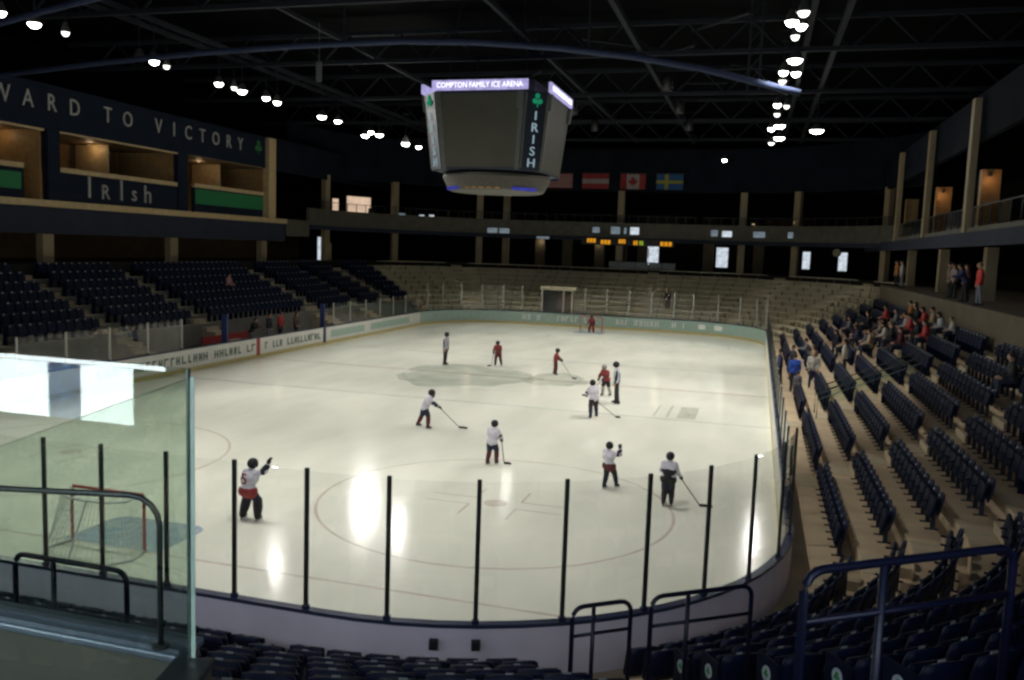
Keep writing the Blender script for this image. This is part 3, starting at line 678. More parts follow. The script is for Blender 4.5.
for ch, y in zip('ONWARDTOVICTORY', (17.0, 18.6, 20.2, 21.84, 23.4, 25.0, 27.5, 29.13, 31.88, 33.36, 34.8, 36.3, 37.8, 39.3, 40.74)): letter(ch, 1.27, M['letter'], t, (.04, y - 30, 0.02), 'x+', .03, .85)
def shamrock(mb, c, r, axis):
    """three lobes and a stalk, flat relief"""
    for a in (90, 210, 330):
        u, v = c[0] + r * .62 * math.cos(math.radians(a)), c[1] + r * .62 * math.sin(math.radians(a)) + .1 * r
        mb.prism([(u + .48 * r * math.cos(k * PI / 8), v + .48 * r * math.sin(k * PI / 8)) for k in range(16)], *axis[1], axis=axis[0])
    mb.prism([(c[0] - .08 * r, c[1] - 1.3 * r), (c[0] + .1 * r, c[1] - 1.3 * r), (c[0] + .06 * r, c[1]), (c[0] - .06 * r, c[1])], *axis[1], axis=axis[0]); return mb
o = shamrock(MB(), (43.07, 13.5), .42, ('x', (XL + .006, XL + .06))).build('shamrock_emblem', M['shamrock']); tag(o, 'green shamrock emblem after the wall lettering', 'emblem')
t = thing('suite_sign', 'silver uncial sign reading Irish on the navy suite parapet', 'sign', (XL - .1, 28.9, 8.6))
for ch, y, s_, z in (('I', 26.1, 1.75, .0), ('R', 27.35, 1.2, .0), ('I', 28.65, 1.75, -.0), ('s', 29.75, 1.35, .05), ('h', 30.95, 1.55, .0)): letter(ch, s_, M['letter'], t, (.03, y - 28.9, z), 'x+', .03)

# right side balcony (front plane x = 22)
XR = 22.0
sbox('wall_right_fascia', (XR + .15, 27, 7.72), (.3, 84, .66), M['fascia']); sbox('trim_8', (XR + .16, 27, 8.15), (.3, 84, .2), M['fasciaolive'])
sbox('ceiling_right_concourse', (26.4, 27, 7.95), (8.2, 84, .2), M['dark']); sbox('wall_right_concourse', (29.5, 31, 6.4), (.3, 70, 3.0), M['blackwall'])
sbox('wall_right_upper', (XR + .5, 27, 13.4), (.3, 84, 2.2), M['wallfar']); sbox('wall_right_suites', (28.6, 27, 10.2), (.2, 84, 4.3), M['blackwall'])
for i, y in enumerate((19.4, 29.9, 40.4, 51.2)):
    sbox(f'column_right_{i + 1}', (XR + .05, y, 11.1), (.3, .55, 6.1), M['colwood']); sbox(f'pier_right_{i + 1}', (XR + 1.0, y + .6, 9.5), (.8, .5, 3.0), M['wood'])
    sbox(f'column_right_{i + 5}', (XR + 1.2, y, 6.1), (.5, .6, 2.6), M['colwood'])
for i, y in enumerate((34.6, 45.4)):
    t = thing('loge_panel', f'navy cloth panel on the right balcony, {("nearer", "farther")[i]} of two', 'panel', (XR + .55, y, 8.0), 0, 'navy balcony panels')
    MB().box((0, 0, .95), (.06, 5.5, .7), bevel=.02).build('cloth_panel', M['seat'], t); MB().box((0, 0, .3), (.05, 5.5, .5), bevel=.01).build('lower_panel', M['fasciaolive'], t)
def balrail(label, parts, d, z0, z1, pitch, mname):
    smp = path(parts); t = thing('balcony_railing', label, 'railing', (0, 0, 0)); L = sum((at(*smp[i + 1], d) - at(*smp[i], d)).length for i in range(len(smp) - 1))
    sweep(MB(), smp, [(d - .03, z1 - .05), (d + .03, z1 - .05), (d + .03, z1), (d - .03, z1)]).build('top_rail', M[mname], t)
    sweep(MB(), smp, [(d - .006, z0 + .08), (d + .006, z0 + .08), (d + .006, z1 - .06), (d - .006, z1 - .06)]).build('glass', M['glass'], t)
    acc = 0; nxt = 0
    for i in range(len(smp) - 1):
        a, c = at(*smp[i], d), at(*smp[i + 1], d); l = (c - a).length
        while nxt <= acc + l: p = a + (c - a) * ((nxt - acc) / l); MB().box((p.x, p.y, (z0 + z1) / 2), (.05, .05, z1 - z0)).build('post', M[mname], t); nxt += pitch
        acc += l
balrail('glass railing along the right balcony above the slate fascia', [('R', 8, cyF)], 8.4, 8.25, 9.2, 1.5, 'stan')
balrail('railing with close pale posts on the far balcony', [('F', cxR, -cxR)], 10.45, 9.4, 10.1, .9, 'stan')
balrail('railing round the far left balcony corner', [('FL', 88, 4)], 10.45, 9.4, 10.1, 1.1, 'stan')
balrail('railing round the far right balcony corner', [('FR', 20, 88)], 10.45, 9.4, 10.1, 1.1, 'stan')

# far balcony, upper wall, columns
FARP = [('FR', 18, 90), ('F', cxR, -cxR), ('FL', 90, 0)]
struct(sweep(MB(), path(FARP), [(10.3, 8.0), (10.6, 8.0), (10.6, 9.4), (10.3, 9.4)]).build('wall_far_fascia', M['fasciaolive']))
struct(sweep(MB(), path(FARP), [(10.2, 7.62), (10.6, 7.62), (10.6, 7.99), (10.2, 7.99)]).build('trim_9', M['fascia']))
struct(sweep(MB(), path(FARP), [(10.6, 8.1), (19, 8.1), (19, 8.4), (10.6, 8.4)]).build('ceiling_far_concourse', M['dark']))
struct(sweep(MB(), path(FARP), [(12.3, 12.5), (12.6, 12.5), (12.6, 16.6), (12.3, 16.6)]).build('wall_far_upper', M['wallfar']))
struct(sweep(MB(), path([('L', cyF, 47.2)]), [(10.3, 6.95), (10.6, 6.95), (10.6, 8.3), (10.3, 8.3)]).build('wall_left_fascia_far', M['fasciaolive']))
for i, x in enumerate((-11.9, -.3, 11.2)): sbox(f'column_far_{i + 1}', (x, 68.95, 8.7), (.62, .5, 7.6), M['colwood'])
for i, (sg, t_, d) in enumerate((('FR', 60, 11.3), ('FR', 30, 11.3), ('FL', 66, 11.2), ('FL', 38, 11.2), ('FL', 12, 11.2))):
    p = at(sg, t_, d, 8.7); struct(MB().box((0, 0, 0), (.6, .5, 7.6)).build(f'column_far_{i + 4}', M['colwood'], loc=p, rz=heading(sg, t_)))
sbox('wall_far_concourse', (0, 75.6, 6.4), (50, .3, 3.2), M['blackwall'])
for i, x in enumerate((-9.2, -6.3, -2.9, -.6, 1.5, 8.0, 12.8)): sbox(f'pier_far_{i + 1}', (x, 72.6, 6.4), (1.0, .4, 3.2), M['tanwall'])

# lit openings on the far concourse, each set in a dark frame
def lit(kind, n, p, w_, h, m, rz=0):
    o = struct(MB().box((0, .03, 0), (w_ + .16, .06, h + .16)).build(f'{kind}_{n}', M['black'], loc=p, rz=rz)); MB().box((0, -.01, 0), (w_, .02, h)).build('pane', M[m], o); return o
for i, (x, z, w_, h, m) in enumerate(((2.2, 6.35, 1.2, 2.0, 'pale'), (1.55, 6.6, .35, .7, 'pale'), (9.25, 6.4, 1.15, 2.0, 'pale'), (17.4, 6.4, .7, 1.7, 'pale'), (20.8, 6.4, .8, 1.8, 'pale'))):
    lit('window', i + 2, (x, 75.4 if i != 1 else 75.3, z), w_, h, m)
p = at('FL', 18, 13.5, 5.9); lit('door', 1, p, .8, 2.2, 'pale', heading('FL', 62)); p = at('FL', 18, 13.45, 4.98)
for i, (t_, z, w_, h, m) in enumerate(((29, 9.75, 2.7, 2.4, 'peach'), (21, 9.6, .7, 2.0, 'peach'), (52, 9.2, .5, .9, 'pale'), (49, 9.15, .5, .9, 'pale'), (42, 9.3, 1.3, .7, 'palesoft'))):
    lit('window', i + 8, at('FL', t_, 12.9, z), w_, h, m, heading('FL', t_))
# ribbon screens and clock on the far fascia
def screen(x, z, w_, h, m, label, y=67.86):
    t = thing('ribbon_screen', label, 'screen', (x, y, z), 0, 'small screens on the far balcony front'); MB().box((0, .06, 0), (w_ + .1, .1, h + .1), bevel=.01).build('casing', M['black'], t); MB().box((0, .003, 0), (w_, .02, h)).build('panel', M[m], t)
for i, (x, w_, h, m) in enumerate(((-2.5, .7, .55, 'palesoft'), (-.6, .9, .7, 'palesoft'), (.35, .25, .6, 'palesoft'), (1.25, .85, .7, 'pale'), (8.9, 1.0, .6, 'palesoft'), (10.6, 1.5, .55, 'palesoft'))): screen(x, 8.65, w_, h, m, f'small pale blue lit screen on the far balcony front, {ordw(i + 1)} from the left')
for i, (t_, w_, m) in enumerate(((80, .9, 'pale'), (70, 1.1, 'palesoft'), (60, .5, 'palesoft'))):
    p = at('FR', t_, 10.22, 8.6); t = thing('ribbon_screen', f'pale lit screen on the curved right end of far balcony, {ordw(i + 1)} from the left', 'screen', p, heading('FR', t_), 'small screens on the far balcony front'); MB().box((0, .03, 0), (w_ + .1, .06, .65)).build('casing', M['black'], t); MB().box((0, -.01, 0), (w_, .02, .55)).build('panel', M[m], t)
for i, t_ in enumerate((74, 70)):
    p = at('FL', t_, 10.22, 8.3); t = thing('ribbon_screen', f'pale blue lit screen on the curved left end of far balcony, {ordw(i + 1)} from the left', 'screen', p, heading('FL', t_), 'small screens on the far balcony front'); MB().box((0, .03, 0), (1.1, .06, .65)).build('casing', M['black'], t); MB().box((0, -.01, 0), (1.0, .02, .5)).build('panel', M['palesoft'], t)
for i, (x, w_) in enumerate(((-10.3, 1.1), (-7.8, 1.3), (13.2, .8))):
    t = thing('lit_sign', f'small pale lit strip under the far balcony front, {ordw(i + 1)} from the left', 'sign', (x, 67.84, 7.75), 0, 'pale strips under the far balcony'); MB().box((0, .06, 0), (w_ + .1, .1, .34)).build('casing', M['black'], t); MB().box((0, .003, 0), (w_, .02, .22)).build('panel', M['palesoft'], t)
t = thing('clock_display', 'row of amber lit digit blocks under the far balcony', 'clock', (.4, 67.8, 7.5))
MB().box((0.2, .05, .03), (9.0, .06, .62), bevel=.01).build('casing', M['black'], t)
for x, w_, dz, m in ((-3.3, .9, .12, 'ledamber'), (-1.9, 1.0, 0, 'ledamber'), (-.3, .7, .12, 'ledamber'), (1.0, .45, .02, 'ledamber'), (1.55, .4, .02, 'ledlime'), (3.9, 1.15, 0, 'ledamber')):
    b = MB(); n = 3 if w_ > .6 else 2
    for k in range(n): b.box((x - w_ / 2 + w_ * (k + .5) / n, 0.0, dz), (w_ / n * .8, .03, .40))
    b.build('digit_block', M[m], t)

for i, (x, z, r) in enumerate(((20.15, 8.75, .55), (21.55, 8.8, .5), (19.5, 7.2, .4))):
    t = thing('round_sign', f'round pale sign near the far right balcony corner, {("left of the upper two", "right of the upper two", "lowest, below them")[i]}', 'sign', (x, 67.0, z), 0, 'round signs at the far right corner')
    MB().lathe([(.001, 0), (r, 0), (r, -.08), (.001, -.08)], n=28).xform(Matrix.Rotation(PI / 2, 4, 'X')).build('disc', M['sbring'], t); MB().lathe([(.001, -.001), (r * .8, -.001), (r * .8, .015), (.001, .015)], n=28).xform(Matrix.Rotation(PI / 2, 4, 'X')).build('face_plate', M['bench'], t)
    MB().box((0, .35, 0), (.06, .6, .06)).build('bracket', M['black'], t)
# flags below the far upper wall
def cloth_panel(parent, x0, x1, z0, z1, m, y=0., name='cloth'):
    b = MB(); n = max(2, int((x1 - x0) / .15)); V = []; F = []
    for i in range(n + 1):
        x = x0 + (x1 - x0) * i / n; w_ = .035 * math.sin(x * 5)
        V += [(x, y + w_, z0), (x, y + w_, z1), (x, y + w_ + .02, z0), (x, y + w_ + .02, z1)]
    for i in range(n): a = 4 * i; F += [(a, a + 4, a + 5, a + 1), (a + 2, a + 3, a + 7, a + 6), (a + 1, a + 5, a + 7, a + 3), (a, a + 2, a + 6, a + 4)]
    F += [(0, 1, 3, 2), (4 * n, 4 * n + 2, 4 * n + 3, 4 * n + 1)]
    return b.add(V, F).build(name, m, parent)
fr, fw, fb, fy, fbl = cloth('flag red', (.30, .03, .03)), cloth('flag white', (.34, .30, .30)), cloth('flag navy', (.02, .03, .12)), cloth('flag yellow', (.35, .30, .04)), cloth('flag blue', (.02, .09, .25))
def flag(label, x0, x1):
    t = thing('flag', label, 'flag', ((x0 + x1) / 2, 69.8, 12.75), 0, 'national flags on the far wall'); MB().tube([(-(x1 - x0) / 2 - .1, .03, 1.52), ((x1 - x0) / 2 + .1, .03, 1.52)], .03, 8).build('pole', M['railgrey'], t); return t, (x1 - x0) / 2
t, h = flag('red and white striped flag with navy canton, leftmost of four flags', -8.0, -5.45)
for i in range(13): cloth_panel(t, -h + (0 if i < 6 else 1.05), h, i * 1.45 / 13, (i + 1) * 1.45 / 13, fr if i % 2 == 0 else fw, 0, 'stripe') if i >= 6 else cloth_panel(t, -h, h, i * 1.45 / 13, (i + 1) * 1.45 / 13, fr if i % 2 == 0 else fw, 0, 'stripe')
cloth_panel(t, -h, -h + 1.05, 6 * 1.45 / 13, 1.45, fb, 0, 'canton')
t, h = flag('red flag with a white horizontal band, second of four flags', -4.45, -1.8)
for z0, z1, m in ((0, .5, fr), (.5, .95, fw), (.95, 1.45, fr)): cloth_panel(t, -h, h, z0, z1, m, 0, 'band')
t, h = flag('red and white flag with a red maple leaf, third of four flags', -.65, 1.8)
for a, c, m in ((-h, -h / 2, fr), (-h / 2, h / 2, fw), (h / 2, h, fr)): cloth_panel(t, a, c, 0, 1.45, m, 0, 'band')
leaf = [(0, .5), (.09, .33), (.2, .38), (.15, .1), (.28, .22), (.32, .14), (.48, .17), (.42, .02), (.5, -.05), (.22, -.26), (.25, -.36), (.03, -.33), (.03, -.5)]
leaf = leaf + [(-x, y) for x, y in reversed(leaf[1:])]
MB().prism([(x * .95, .72 + y * .95) for x, y in leaf], -.075, -.05, 'y').build('maple_leaf', fr, t)
t, h = flag('blue flag with a yellow cross, rightmost of four flags', 2.85, 5.4)
for a, c, z0, z1, m in ((-h, -h + .8, 0, .58, fbl), (-h, -h + .8, .87, 1.45, fbl), (-h + 1.15, h, 0, .58, fbl), (-h + 1.15, h, .87, 1.45, fbl)): cloth_panel(t, a, c, z0, z1, m, 0, 'field')
cloth_panel(t, -h, h, .58, .87, fy, -.004, 'cross_bar'); cloth_panel(t, -h + .8, -h + 1.15, 0, 1.45, fy, -.008, 'cross_upright')

# ------------------------------------------------------------------ roof steel
def beam(name, p0, p1, r, m='truss'): return struct(MB().tube([p0, p1], r, 6).build(name, M[m]))
n_ = 0
for y in (8, 19, 30, 41, 52, 63):
    n_ += 1; b = MB().box((0, y, 16.6), (58, .22, .22)).box((0, y, 18.1), (58, .22, .22))
    for i in range(18): x = -27 + i * 3.1; b.tube([(x, y, 16.6), (x + 1.55, y, 18.1)], .07, 5).tube([(x + 1.55, y, 18.1), (x + 3.1, y, 16.6)], .07, 5)
    struct(b.build(f'beam_roof_truss_{n_}', M['truss']))
for i, (x, r) in enumerate(((-17.2, .1), (-16.0, .1), (-8.5, .09), (1.2, .1), (6.35, .12), (14.4, .12), (15.8, .12))): b = MB().box((x, 36, 16.95), (r * 2, 64, r * 2.2)); struct(b.build(f'beam_purlin_{i + 1}', M['truss']))
rnd = random.Random(3)
for i in range(16):
    x = rnd.uniform(-14, 13); y = rnd.uniform(22, 50); beam(f'beam_brace_{i + 1}', (x, y, 16.6), (x + rnd.choice((-3, 3)), y + rnd.uniform(4, 9), 18.0), .07)
t = thing('roof_pipe', 'slate blue curved pipe arching across the roof', 'pipe', (0, 20, 15))
pts = [(-34 + 6.2, -.0, -1.5)] + [(x, 0, z - 15) for x, z in ((-23.75, 14.2), (-18, 14.62), (-12.26, 14.95), (-7, 15.12), (-2.4, 15.16), (1.2, 15.0), (4.61, 14.67), (7.6, 14.25), (10.2, 13.75), (13.95, 12.75))]
MB().tube(pts, .13, 10).build('pipe', M['arch'], t, smooth=True)
for x, z in ((-5, 15.16), (5.8, 14.5)): MB().tube([(x, 0, z - 15), (x, 0, 1.65)], .05, 8).build('hanger_rod', M['truss'], t)
t = thing('roof_pipe', 'slate blue roof pipe in the top left corner', 'pipe', (0, 11, 15))
MB().tube([(-22, 0, -2.4), (-14.6, 0, -1.05), (-12.2, 0, -.62), (-8.5, 0, -.05), (-3, 0, .5), (2, 0, .6), (7, 0, .1)], .11, 10).build('pipe', M['arch'], t, smooth=True)
for x, z in ((-9, -.12), (4, .42)): MB().tube([(x, 0, z), (x, 0, 1.65)], .05, 8).build('hanger_rod', M['truss'], t)
t = thing('hanging_truss', 'dark vertical lattice truss hanging from the roof right of the scoreboard', 'truss', (12.2, 21.5, 13.2))
for dx in (-.22, .22):
    for dy in (-.12, .12): MB().tube([(dx, dy, 0), (dx, dy, 4.9)], .045, 6).build('chord', M['truss'], t)
b = MB()
for i in range(9): b.tube([(-.22, -.12, .2 + i * .52), (.22, -.12, .2 + (i + 1) * .52)], .025, 5)
b.build('lacing', M['truss'], t)
o = MB().box((-7.3, 22, 14.4), (.28, .1, .9), bevel=.03).tube([(-7.3, 22, 14.8), (-7.3, 22, 16.6)], .02, 6).build('hanging_speaker', M['sbgrey']); tag(o, 'slim pale speaker hanging below the curved pipe', 'speaker')

# ------------------------------------------------------------------ scoreboard
SX, SY = -.3, 27.8
t = thing('scoreboard', 'big four-sided centre-hung scoreboard with blank grey screens', 'scoreboard', (SX, SY, 9.2))
def octo(h, c): return [(-h + c, -h), (h - c, -h), (h, -h + c), (h, h - c), (h - c, h), (-h + c, h), (-h, h - c), (-h, -h + c)]
top, bot = octo(3.15, .92), octo(2.75, .82); zt, zb = 4.72, 1.1
b = MB(); V = [(x, y, zt) for x, y in top] + [(x, y, zb) for x, y in bot]
b.add(V, [list(range(8)), list(range(8, 16))[::-1]] + [(i, 8 + i, 8 + (i + 1) % 8, (i + 1) % 8) for i in range(8)]); b.build('body', M['sbnavy'], t)
def face_pt(i, u, v, off):
    a, c = V3((*top[i], zt)), V3((*top[(i + 1) % 8], zt)); e, g = V3((*bot[i], zb)), V3((*bot[(i + 1) % 8], zb))
    n = (c - a).cross(e - a).normalized(); n = -n if n.dot((a + c) / 2 - V3((0, 0, 2.9))) < 0 else n
    p = a.lerp(c, u); q = e.lerp(g, u); return q.lerp(p, v) + n * off
def panel(i, u0, u1, v0, v1, off, thick, name, m):
    P = [face_pt(i, u, v, o_) for o_ in (off, off + thick) for u, v in ((u0, v0), (u1, v0), (u1, v1), (u0, v1))]
    return MB().add(P, [(0, 1, 2, 3), (4, 7, 6, 5), (0, 4, 5, 1), (1, 5, 6, 2), (2, 6, 7, 3), (3, 7, 4, 0)]).build(name, M[m], t)
for i in (0, 2, 4, 6):
    panel(i, .05, .95, .03, .97, .005, .05, 'screen', 'screen'); panel(i, .0, .055, .0, .80, .005, .06, 'side_trim', 'sbgrey'); panel(i, .945, 1., .0, .80, .005, .06, 'side_trim', 'sbgrey')
    panel(i, .0, .07, .78, .99, .06, .12, 'speaker_box', 'sbgrey'); panel(i, .93, 1., .78, .99, .06, .12, 'speaker_box', 'sbgrey')
for i in (1, 3, 5, 7):
    panel(i, .02, .98, .01, .99, .005, .05, 'corner_panel', 'sbnavy')
    if i in (1, 7):
        for u in (.04, .96): panel(i, u - .03, u + .03, .02, .98, .055, .02, 'corner_trim', 'concretedark')
        a_, c_ = face_pt(i, 0, .5, 0), face_pt(i, 1, .5, 0); rz = math.atan2(c_.y - a_.y, c_.x - a_.x)
        for k, ch in enumerate('IRISH'):
            p = face_pt(i, .5, .66 - k * .15, .09); me = text_mesh(ch, .58, .015); o = link('led_letter', me, M['ledwhite'], t, (p.x, p.y, p.z - .05)); o.rotation_euler = (PI / 2 + .09, 0, rz); o.scale.x = 1.15
        p = face_pt(i, .5, .90, .10); o = shamrock(MB(), (0, 0), .26, ('y', (-.02, .02))).build('led_emblem', M['ledgreen'], t, loc=(p.x, p.y, p.z - .02), rz=rz)
for k, (ax, sgn) in enumerate((('y', -1), ('x', 1), ('y', 1), ('x', -1))):
    s_ = (4.75, .14, .46) if ax == 'y' else (.14, 4.75, .46); c = (-.1 * 0, sgn * 3.22, 4.98) if ax == 'y' else (sgn * 3.22, 0, 4.98)
    ro = MB().box(c, s_, bevel=.01).build('led_ribbon', M['led'], t)
    if k in (0, 1):
        o = letter('COMPTON FAMILY ICE ARENA', .36, M['ledtext'], ro, (0, -3.30, 4.86) if ax == 'y' else (3.30, 0, 4.86), 'y-' if ax == 'y' else 'x+', .008, .86, 'led_text')
MB().box((0, 0, 5.05), (5.0, 5.0, .5)).build('top_frame', M['black'], t)
ringm = MB().lathe([(.01, .98), (2.72, .98), (2.75, .85), (2.5, .34), (2.42, .22), (2.3, .18), (.01, .18)], n=48).build('lower_ring', M['sbring'], t, smooth=False)
for a0, m in ((205, 'ledblue'), (305, 'ledblue')):
    b = MB(); V = []; F = []
    for k in range(9):
        a = math.radians(a0 + k * 4.2); V += [(2.53 * math.cos(a), 2.53 * math.sin(a), .34), (2.45 * math.cos(a), 2.45 * math.sin(a), .20), (2.57 * math.cos(a), 2.57 * math.sin(a), .33), (2.49 * math.cos(a), 2.49 * math.sin(a), .19)]
    for k in range(8): q = 4 * k; F += [(q + 2, q + 6, q + 7, q + 3), (q, q + 1, q + 5, q + 4), (q, q + 4, q + 6, q + 2), (q + 1, q + 3, q + 7, q + 5)]
    b.add(V, F).build('led_band', M[m], ringm)
b = MB()
for k in range(5): a = math.radians(252 + k * 9); b.box((2.5 * math.cos(a), 2.5 * math.sin(a), .27), (.22, .06, .06), Matrix.Rotation(a + PI / 2, 3, 'Z'))
b.build('warm_lamps', M['warmglow'], ringm)
for sx in (-2, 2):
    for sy in (-2, 2): MB().tube([(sx, sy, 5.3), (sx * .8, sy * .8, 9.3)], .03, 6).build('cable', M['truss'], t)

# ------------------------------------------------------------------ lamps
LAMPME = {}
def lampmesh():
    LAMPME['housing'] = MB().lathe([(.001, .42), (.12, .42), (.16, .34), (.30, .06), (.33, .0), (.30, .0), (.27, .05), (.001, .10)], n=20).mesh('housing', True)
    LAMPME['lens'] = MB().lathe([(.001, -.17), (.12, -.155), (.21, -.10), (.26, -.02), (.27, .02), (.001, .02)], n=20).mesh('lens', True)
    LAMPME['bracket'] = MB().box((0, 0, .62), (.06, .06, .45)).box((0, 0, 1.2), (.04, .04, 1.4)).box((0, 0, 1.86), (.5, .08, .08)).mesh('bracket')
    LAMPME['deep'] = MB().lathe([(.001, .5), (.25, .5), (.29, .45), (.29, -.35), (.27, -.35), (.27, .1), (.001, .12)], n=20).mesh('deep_can', True)
    for k_, m in (('housing', 'housing'), ('lens', 'lamp'), ('bracket', 'truss'), ('deep', 'black')): LAMPME[k_].materials.append(M[m])
lampmesh()
def floodlight(p, label, power, target, group, lit_=True, scale=1., size=78, blend=.55, radius=.25):
    t = thing('arena_spotlight', label, 'light', p, 0, group); t.scale = (scale * .84, scale * .84, 1.)
    for q in ('housing', 'lens', 'bracket'):
        o = bpy.data.objects.new(q, LAMPME[q]); COL.objects.link(o); o.parent = t
        if q == 'lens' and not lit_: setmat(o, M['lampdim'])
    if power:
        li = bpy.data.lights.new('arena_spot', 'SPOT'); li.energy = power; li.spot_size = math.radians(size); li.spot_blend = blend; li.shadow_soft_size = radius; li.color = (1., .985, .93)
        lo = bpy.data.objects.new('arena_spot', li); COL.objects.link(lo); lo.location = V3(p) - V3((0, 0, .5)); lo.rotation_euler = (V3(target) - V3(p)).to_track_quat('-Z', 'Y').to_euler()
PW = 2380
left = [(12.9, 1, .9), (14.6, 1, 1.1), (16.0, .4, .7), (20.8, 1, 1.1), (21.6, 1, 1.0), (22.6, .4, .7), (27.1, 1, 1.), (28.2, .4, .7), (29.3, 1, 1.2), (31.5, 1, 1.0), (33.0, 1, 1.), (38.6, 1, 1.3), (40.6, 1, 1.1), (44.6, 1, 1.3), (46.0, 1, 1.4), (47.6, 1, 1.3), (55.2, 1, 1.1)]
AIM = {14: ((4.3, 3.6, 0), .24), 15: ((4.6, 4.0, 0), .2), 10: ((3.4, .8, 0), .22), 13: ((4.2, 3.0, 0), .3)}
for i, (y, s_, sc_) in enumerate(left):
    z = 15.0 if i != 13 else 14.55
    floodlight((-16.0 + random.uniform(-.25, .2), y, z), f'lit roof floodlight of the left row, {ordw(i + 1)} from the near end', (PW * AIM.get(i, (0, 1))[1]) if s_ == 1 else 0, AIM[i][0] if i in AIM else (0 + (i % 3) * 4, y - 4 + (i % 4) * 2, 0), 'floodlights of the left roof row', s_ == 1, sc_)
right = [(17.4, .4, .9, 13.8), (18.6, 1, 1., 13.45), (19.2, 1, .9, 13.8), (20.7, .4, .7, 13.65), (24.9, 1, 1.35, 13.8), (27.3, 1, .9, 13.4), (27.6, 1, .9, 13.95), (29.3, .4, .8, 13.4), (36.0, 1, .9, 13.3), (36.4, .4, .7, 13.8), (39.2, .4, .8, 13.35), (44.0, 1, 1.5, 13.6), (45.2, 1, 1.0, 13.1), (49.8, 1, 1.6, 13.7), (52.5, .4, 1.0, 13.2)]
for i, (y, s_, sc_, x) in enumerate(right):
    floodlight((x, y, 15.0), f'lit roof floodlight of the right row, {ordw(i + 1)} from the near end', PW * (.3 if i == 13 else 1) if s_ == 1 else 0, (13.3, 5.6, 0) if i == 13 else (2 + (i % 3) * 4.5, y - 3 + (i % 4) * 2, 0), 'floodlights of the right roof row', s_ == 1, sc_)
floodlight((16.0, 46.3, 15.0), 'brightest round floodlight standing apart right of the right row', PW, (6, 40, 0), None, True, 1.9)
floodlight((9.4, 64.2, 15.0), 'single small floodlight far off below the roof, left of the right row', 0, (0, 50, 0), None, True, .95)
floodlight((-9.3, 36.9, 13.0), 'lit floodlight hanging lowest, just left of the scoreboard', PW * .22, (5.4, 2.6, 0), None, True, 1.1)
floodlight((-5.4, 49.2, 13.0), 'small floodlight hanging behind the scoreboard', PW * .05, (6.7, 6.9, 0), None, True, .7)
# deep cans over the near half (their bright lens faces straight down inside the tube)
for i, (x, y) in enumerate([(x, y) for y in (3, 11, 36, 44, 52) for x in (-7.2, 0, 7.2)]):
    t = thing('ceiling_downlight', f'deep black roof downlight over the ice, {ordw(i // 3 + 1)} rank, {("left", "middle", "right")[i % 3]}', 'light', (x, y, 16.2), 0, 'deep downlights over the ice')
    o = bpy.data.objects.new('can', LAMPME['deep']); COL.objects.link(o); o.parent = t
    o = bpy.data.objects.new('lens', LAMPME['lens']); COL.objects.link(o); o.parent = t; o.location.z = .1; setmat(o, M['lampdim'])
    li = bpy.data.lights.new('down_spot', 'SPOT'); li.energy = PW * (1.15 if y < 5 else .95 if y < 12 else .7); li.spot_size = math.radians(86); li.spot_blend = .8; li.shadow_soft_size = .2; li.color = (1., .985, .93)
    lo = bpy.data.objects.new('down_spot', li); COL.objects.link(lo); lo.location = (x, y, 15.8)
# warm lamps in the suites and on the right balcony
def point(name, p, e, col, r=.15):
    li = bpy.data.lights.new(name, 'POINT'); li.energy = e; li.color = col; li.shadow_soft_size = r; lo = bpy.data.objects.new(name, li); COL.objects.link(lo); lo.location = p
for i, (y, e) in enumerate(((18.5, 30), (22.3, 14), (29, 24), (36.6, 14), (39.5, 30))):
    t = thing('ceiling_lamp', f'small warm ceiling lamp in the left suites, {ordw(i + 1)} from the near end', 'lamp', (-26.6, y, 12.03), 0, 'warm suite lamps'); MB().lathe([(.001, 0), (.16, 0), (.18, -.05), (.001, -.05)], n=16).build('housing', M['black'], t); MB().lathe([(.001, -.052), (.13, -.052), (.11, -.08), (.001, -.09)], n=16).build('diffuser', M['warmglow'], t); point('suite_light', (-26.6, y, 11.75), e * .45, (1., .68, .36))
for i, y in enumerate((29.9, 40.4)):
    t = thing('wall_lamp', f'warm lamp washing a wooden pier of right balcony, {("nearer", "farther")[i]} one', 'lamp', (XR + .9, y + .2, 10.75), 0, 'warm balcony lamps'); MB().box((0, 0, 0), (.16, .12, .2), bevel=.02).build('housing', M['black'], t); MB().box((0, 0, -.11), (.12, .1, .03)).build('diffuser', M['warmglow'], t); point('pier_light', (XR + .85, y - .1, 10.5), 5, (1., .52, .22), .08)

for i, (x, y, e) in enumerate(((-16.5, 71.5, 34), (-9, 72, 34), (-3, 72, 30), (3.5, 72, 34), (10, 72, 34), (17, 70.5, 34), (-27, 19, 22), (-27, 29, 22), (-27, 39, 22), (-27, 51, 26), (25.5, 30, 16), (25.5, 46, 20))):
    far = y > 69; nm = 'far' if far else ('left' if x < 0 else 'right')
    t = thing('ceiling_lamp', f'small dim ceiling lamp in the {nm} concourse, {ordw(i + 1 if far else i - 5 if x < 0 else i - 9)} along it', 'lamp', (x, y, 8.08 if far else 7.88 if x < 0 else 7.83), 0, 'dim concourse lamps')
    MB().lathe([(.001, 0), (.2, 0), (.22, -.06), (.001, -.06)], n=16).build('housing', M['black'], t); MB().lathe([(.001, -.062), (.17, -.062), (.14, -.09), (.001, -.1)], n=16).build('diffuser', M['warmglow'], t)
    point('concourse_light', (x, y, 7.45), e * .4, (1., .82, .58))
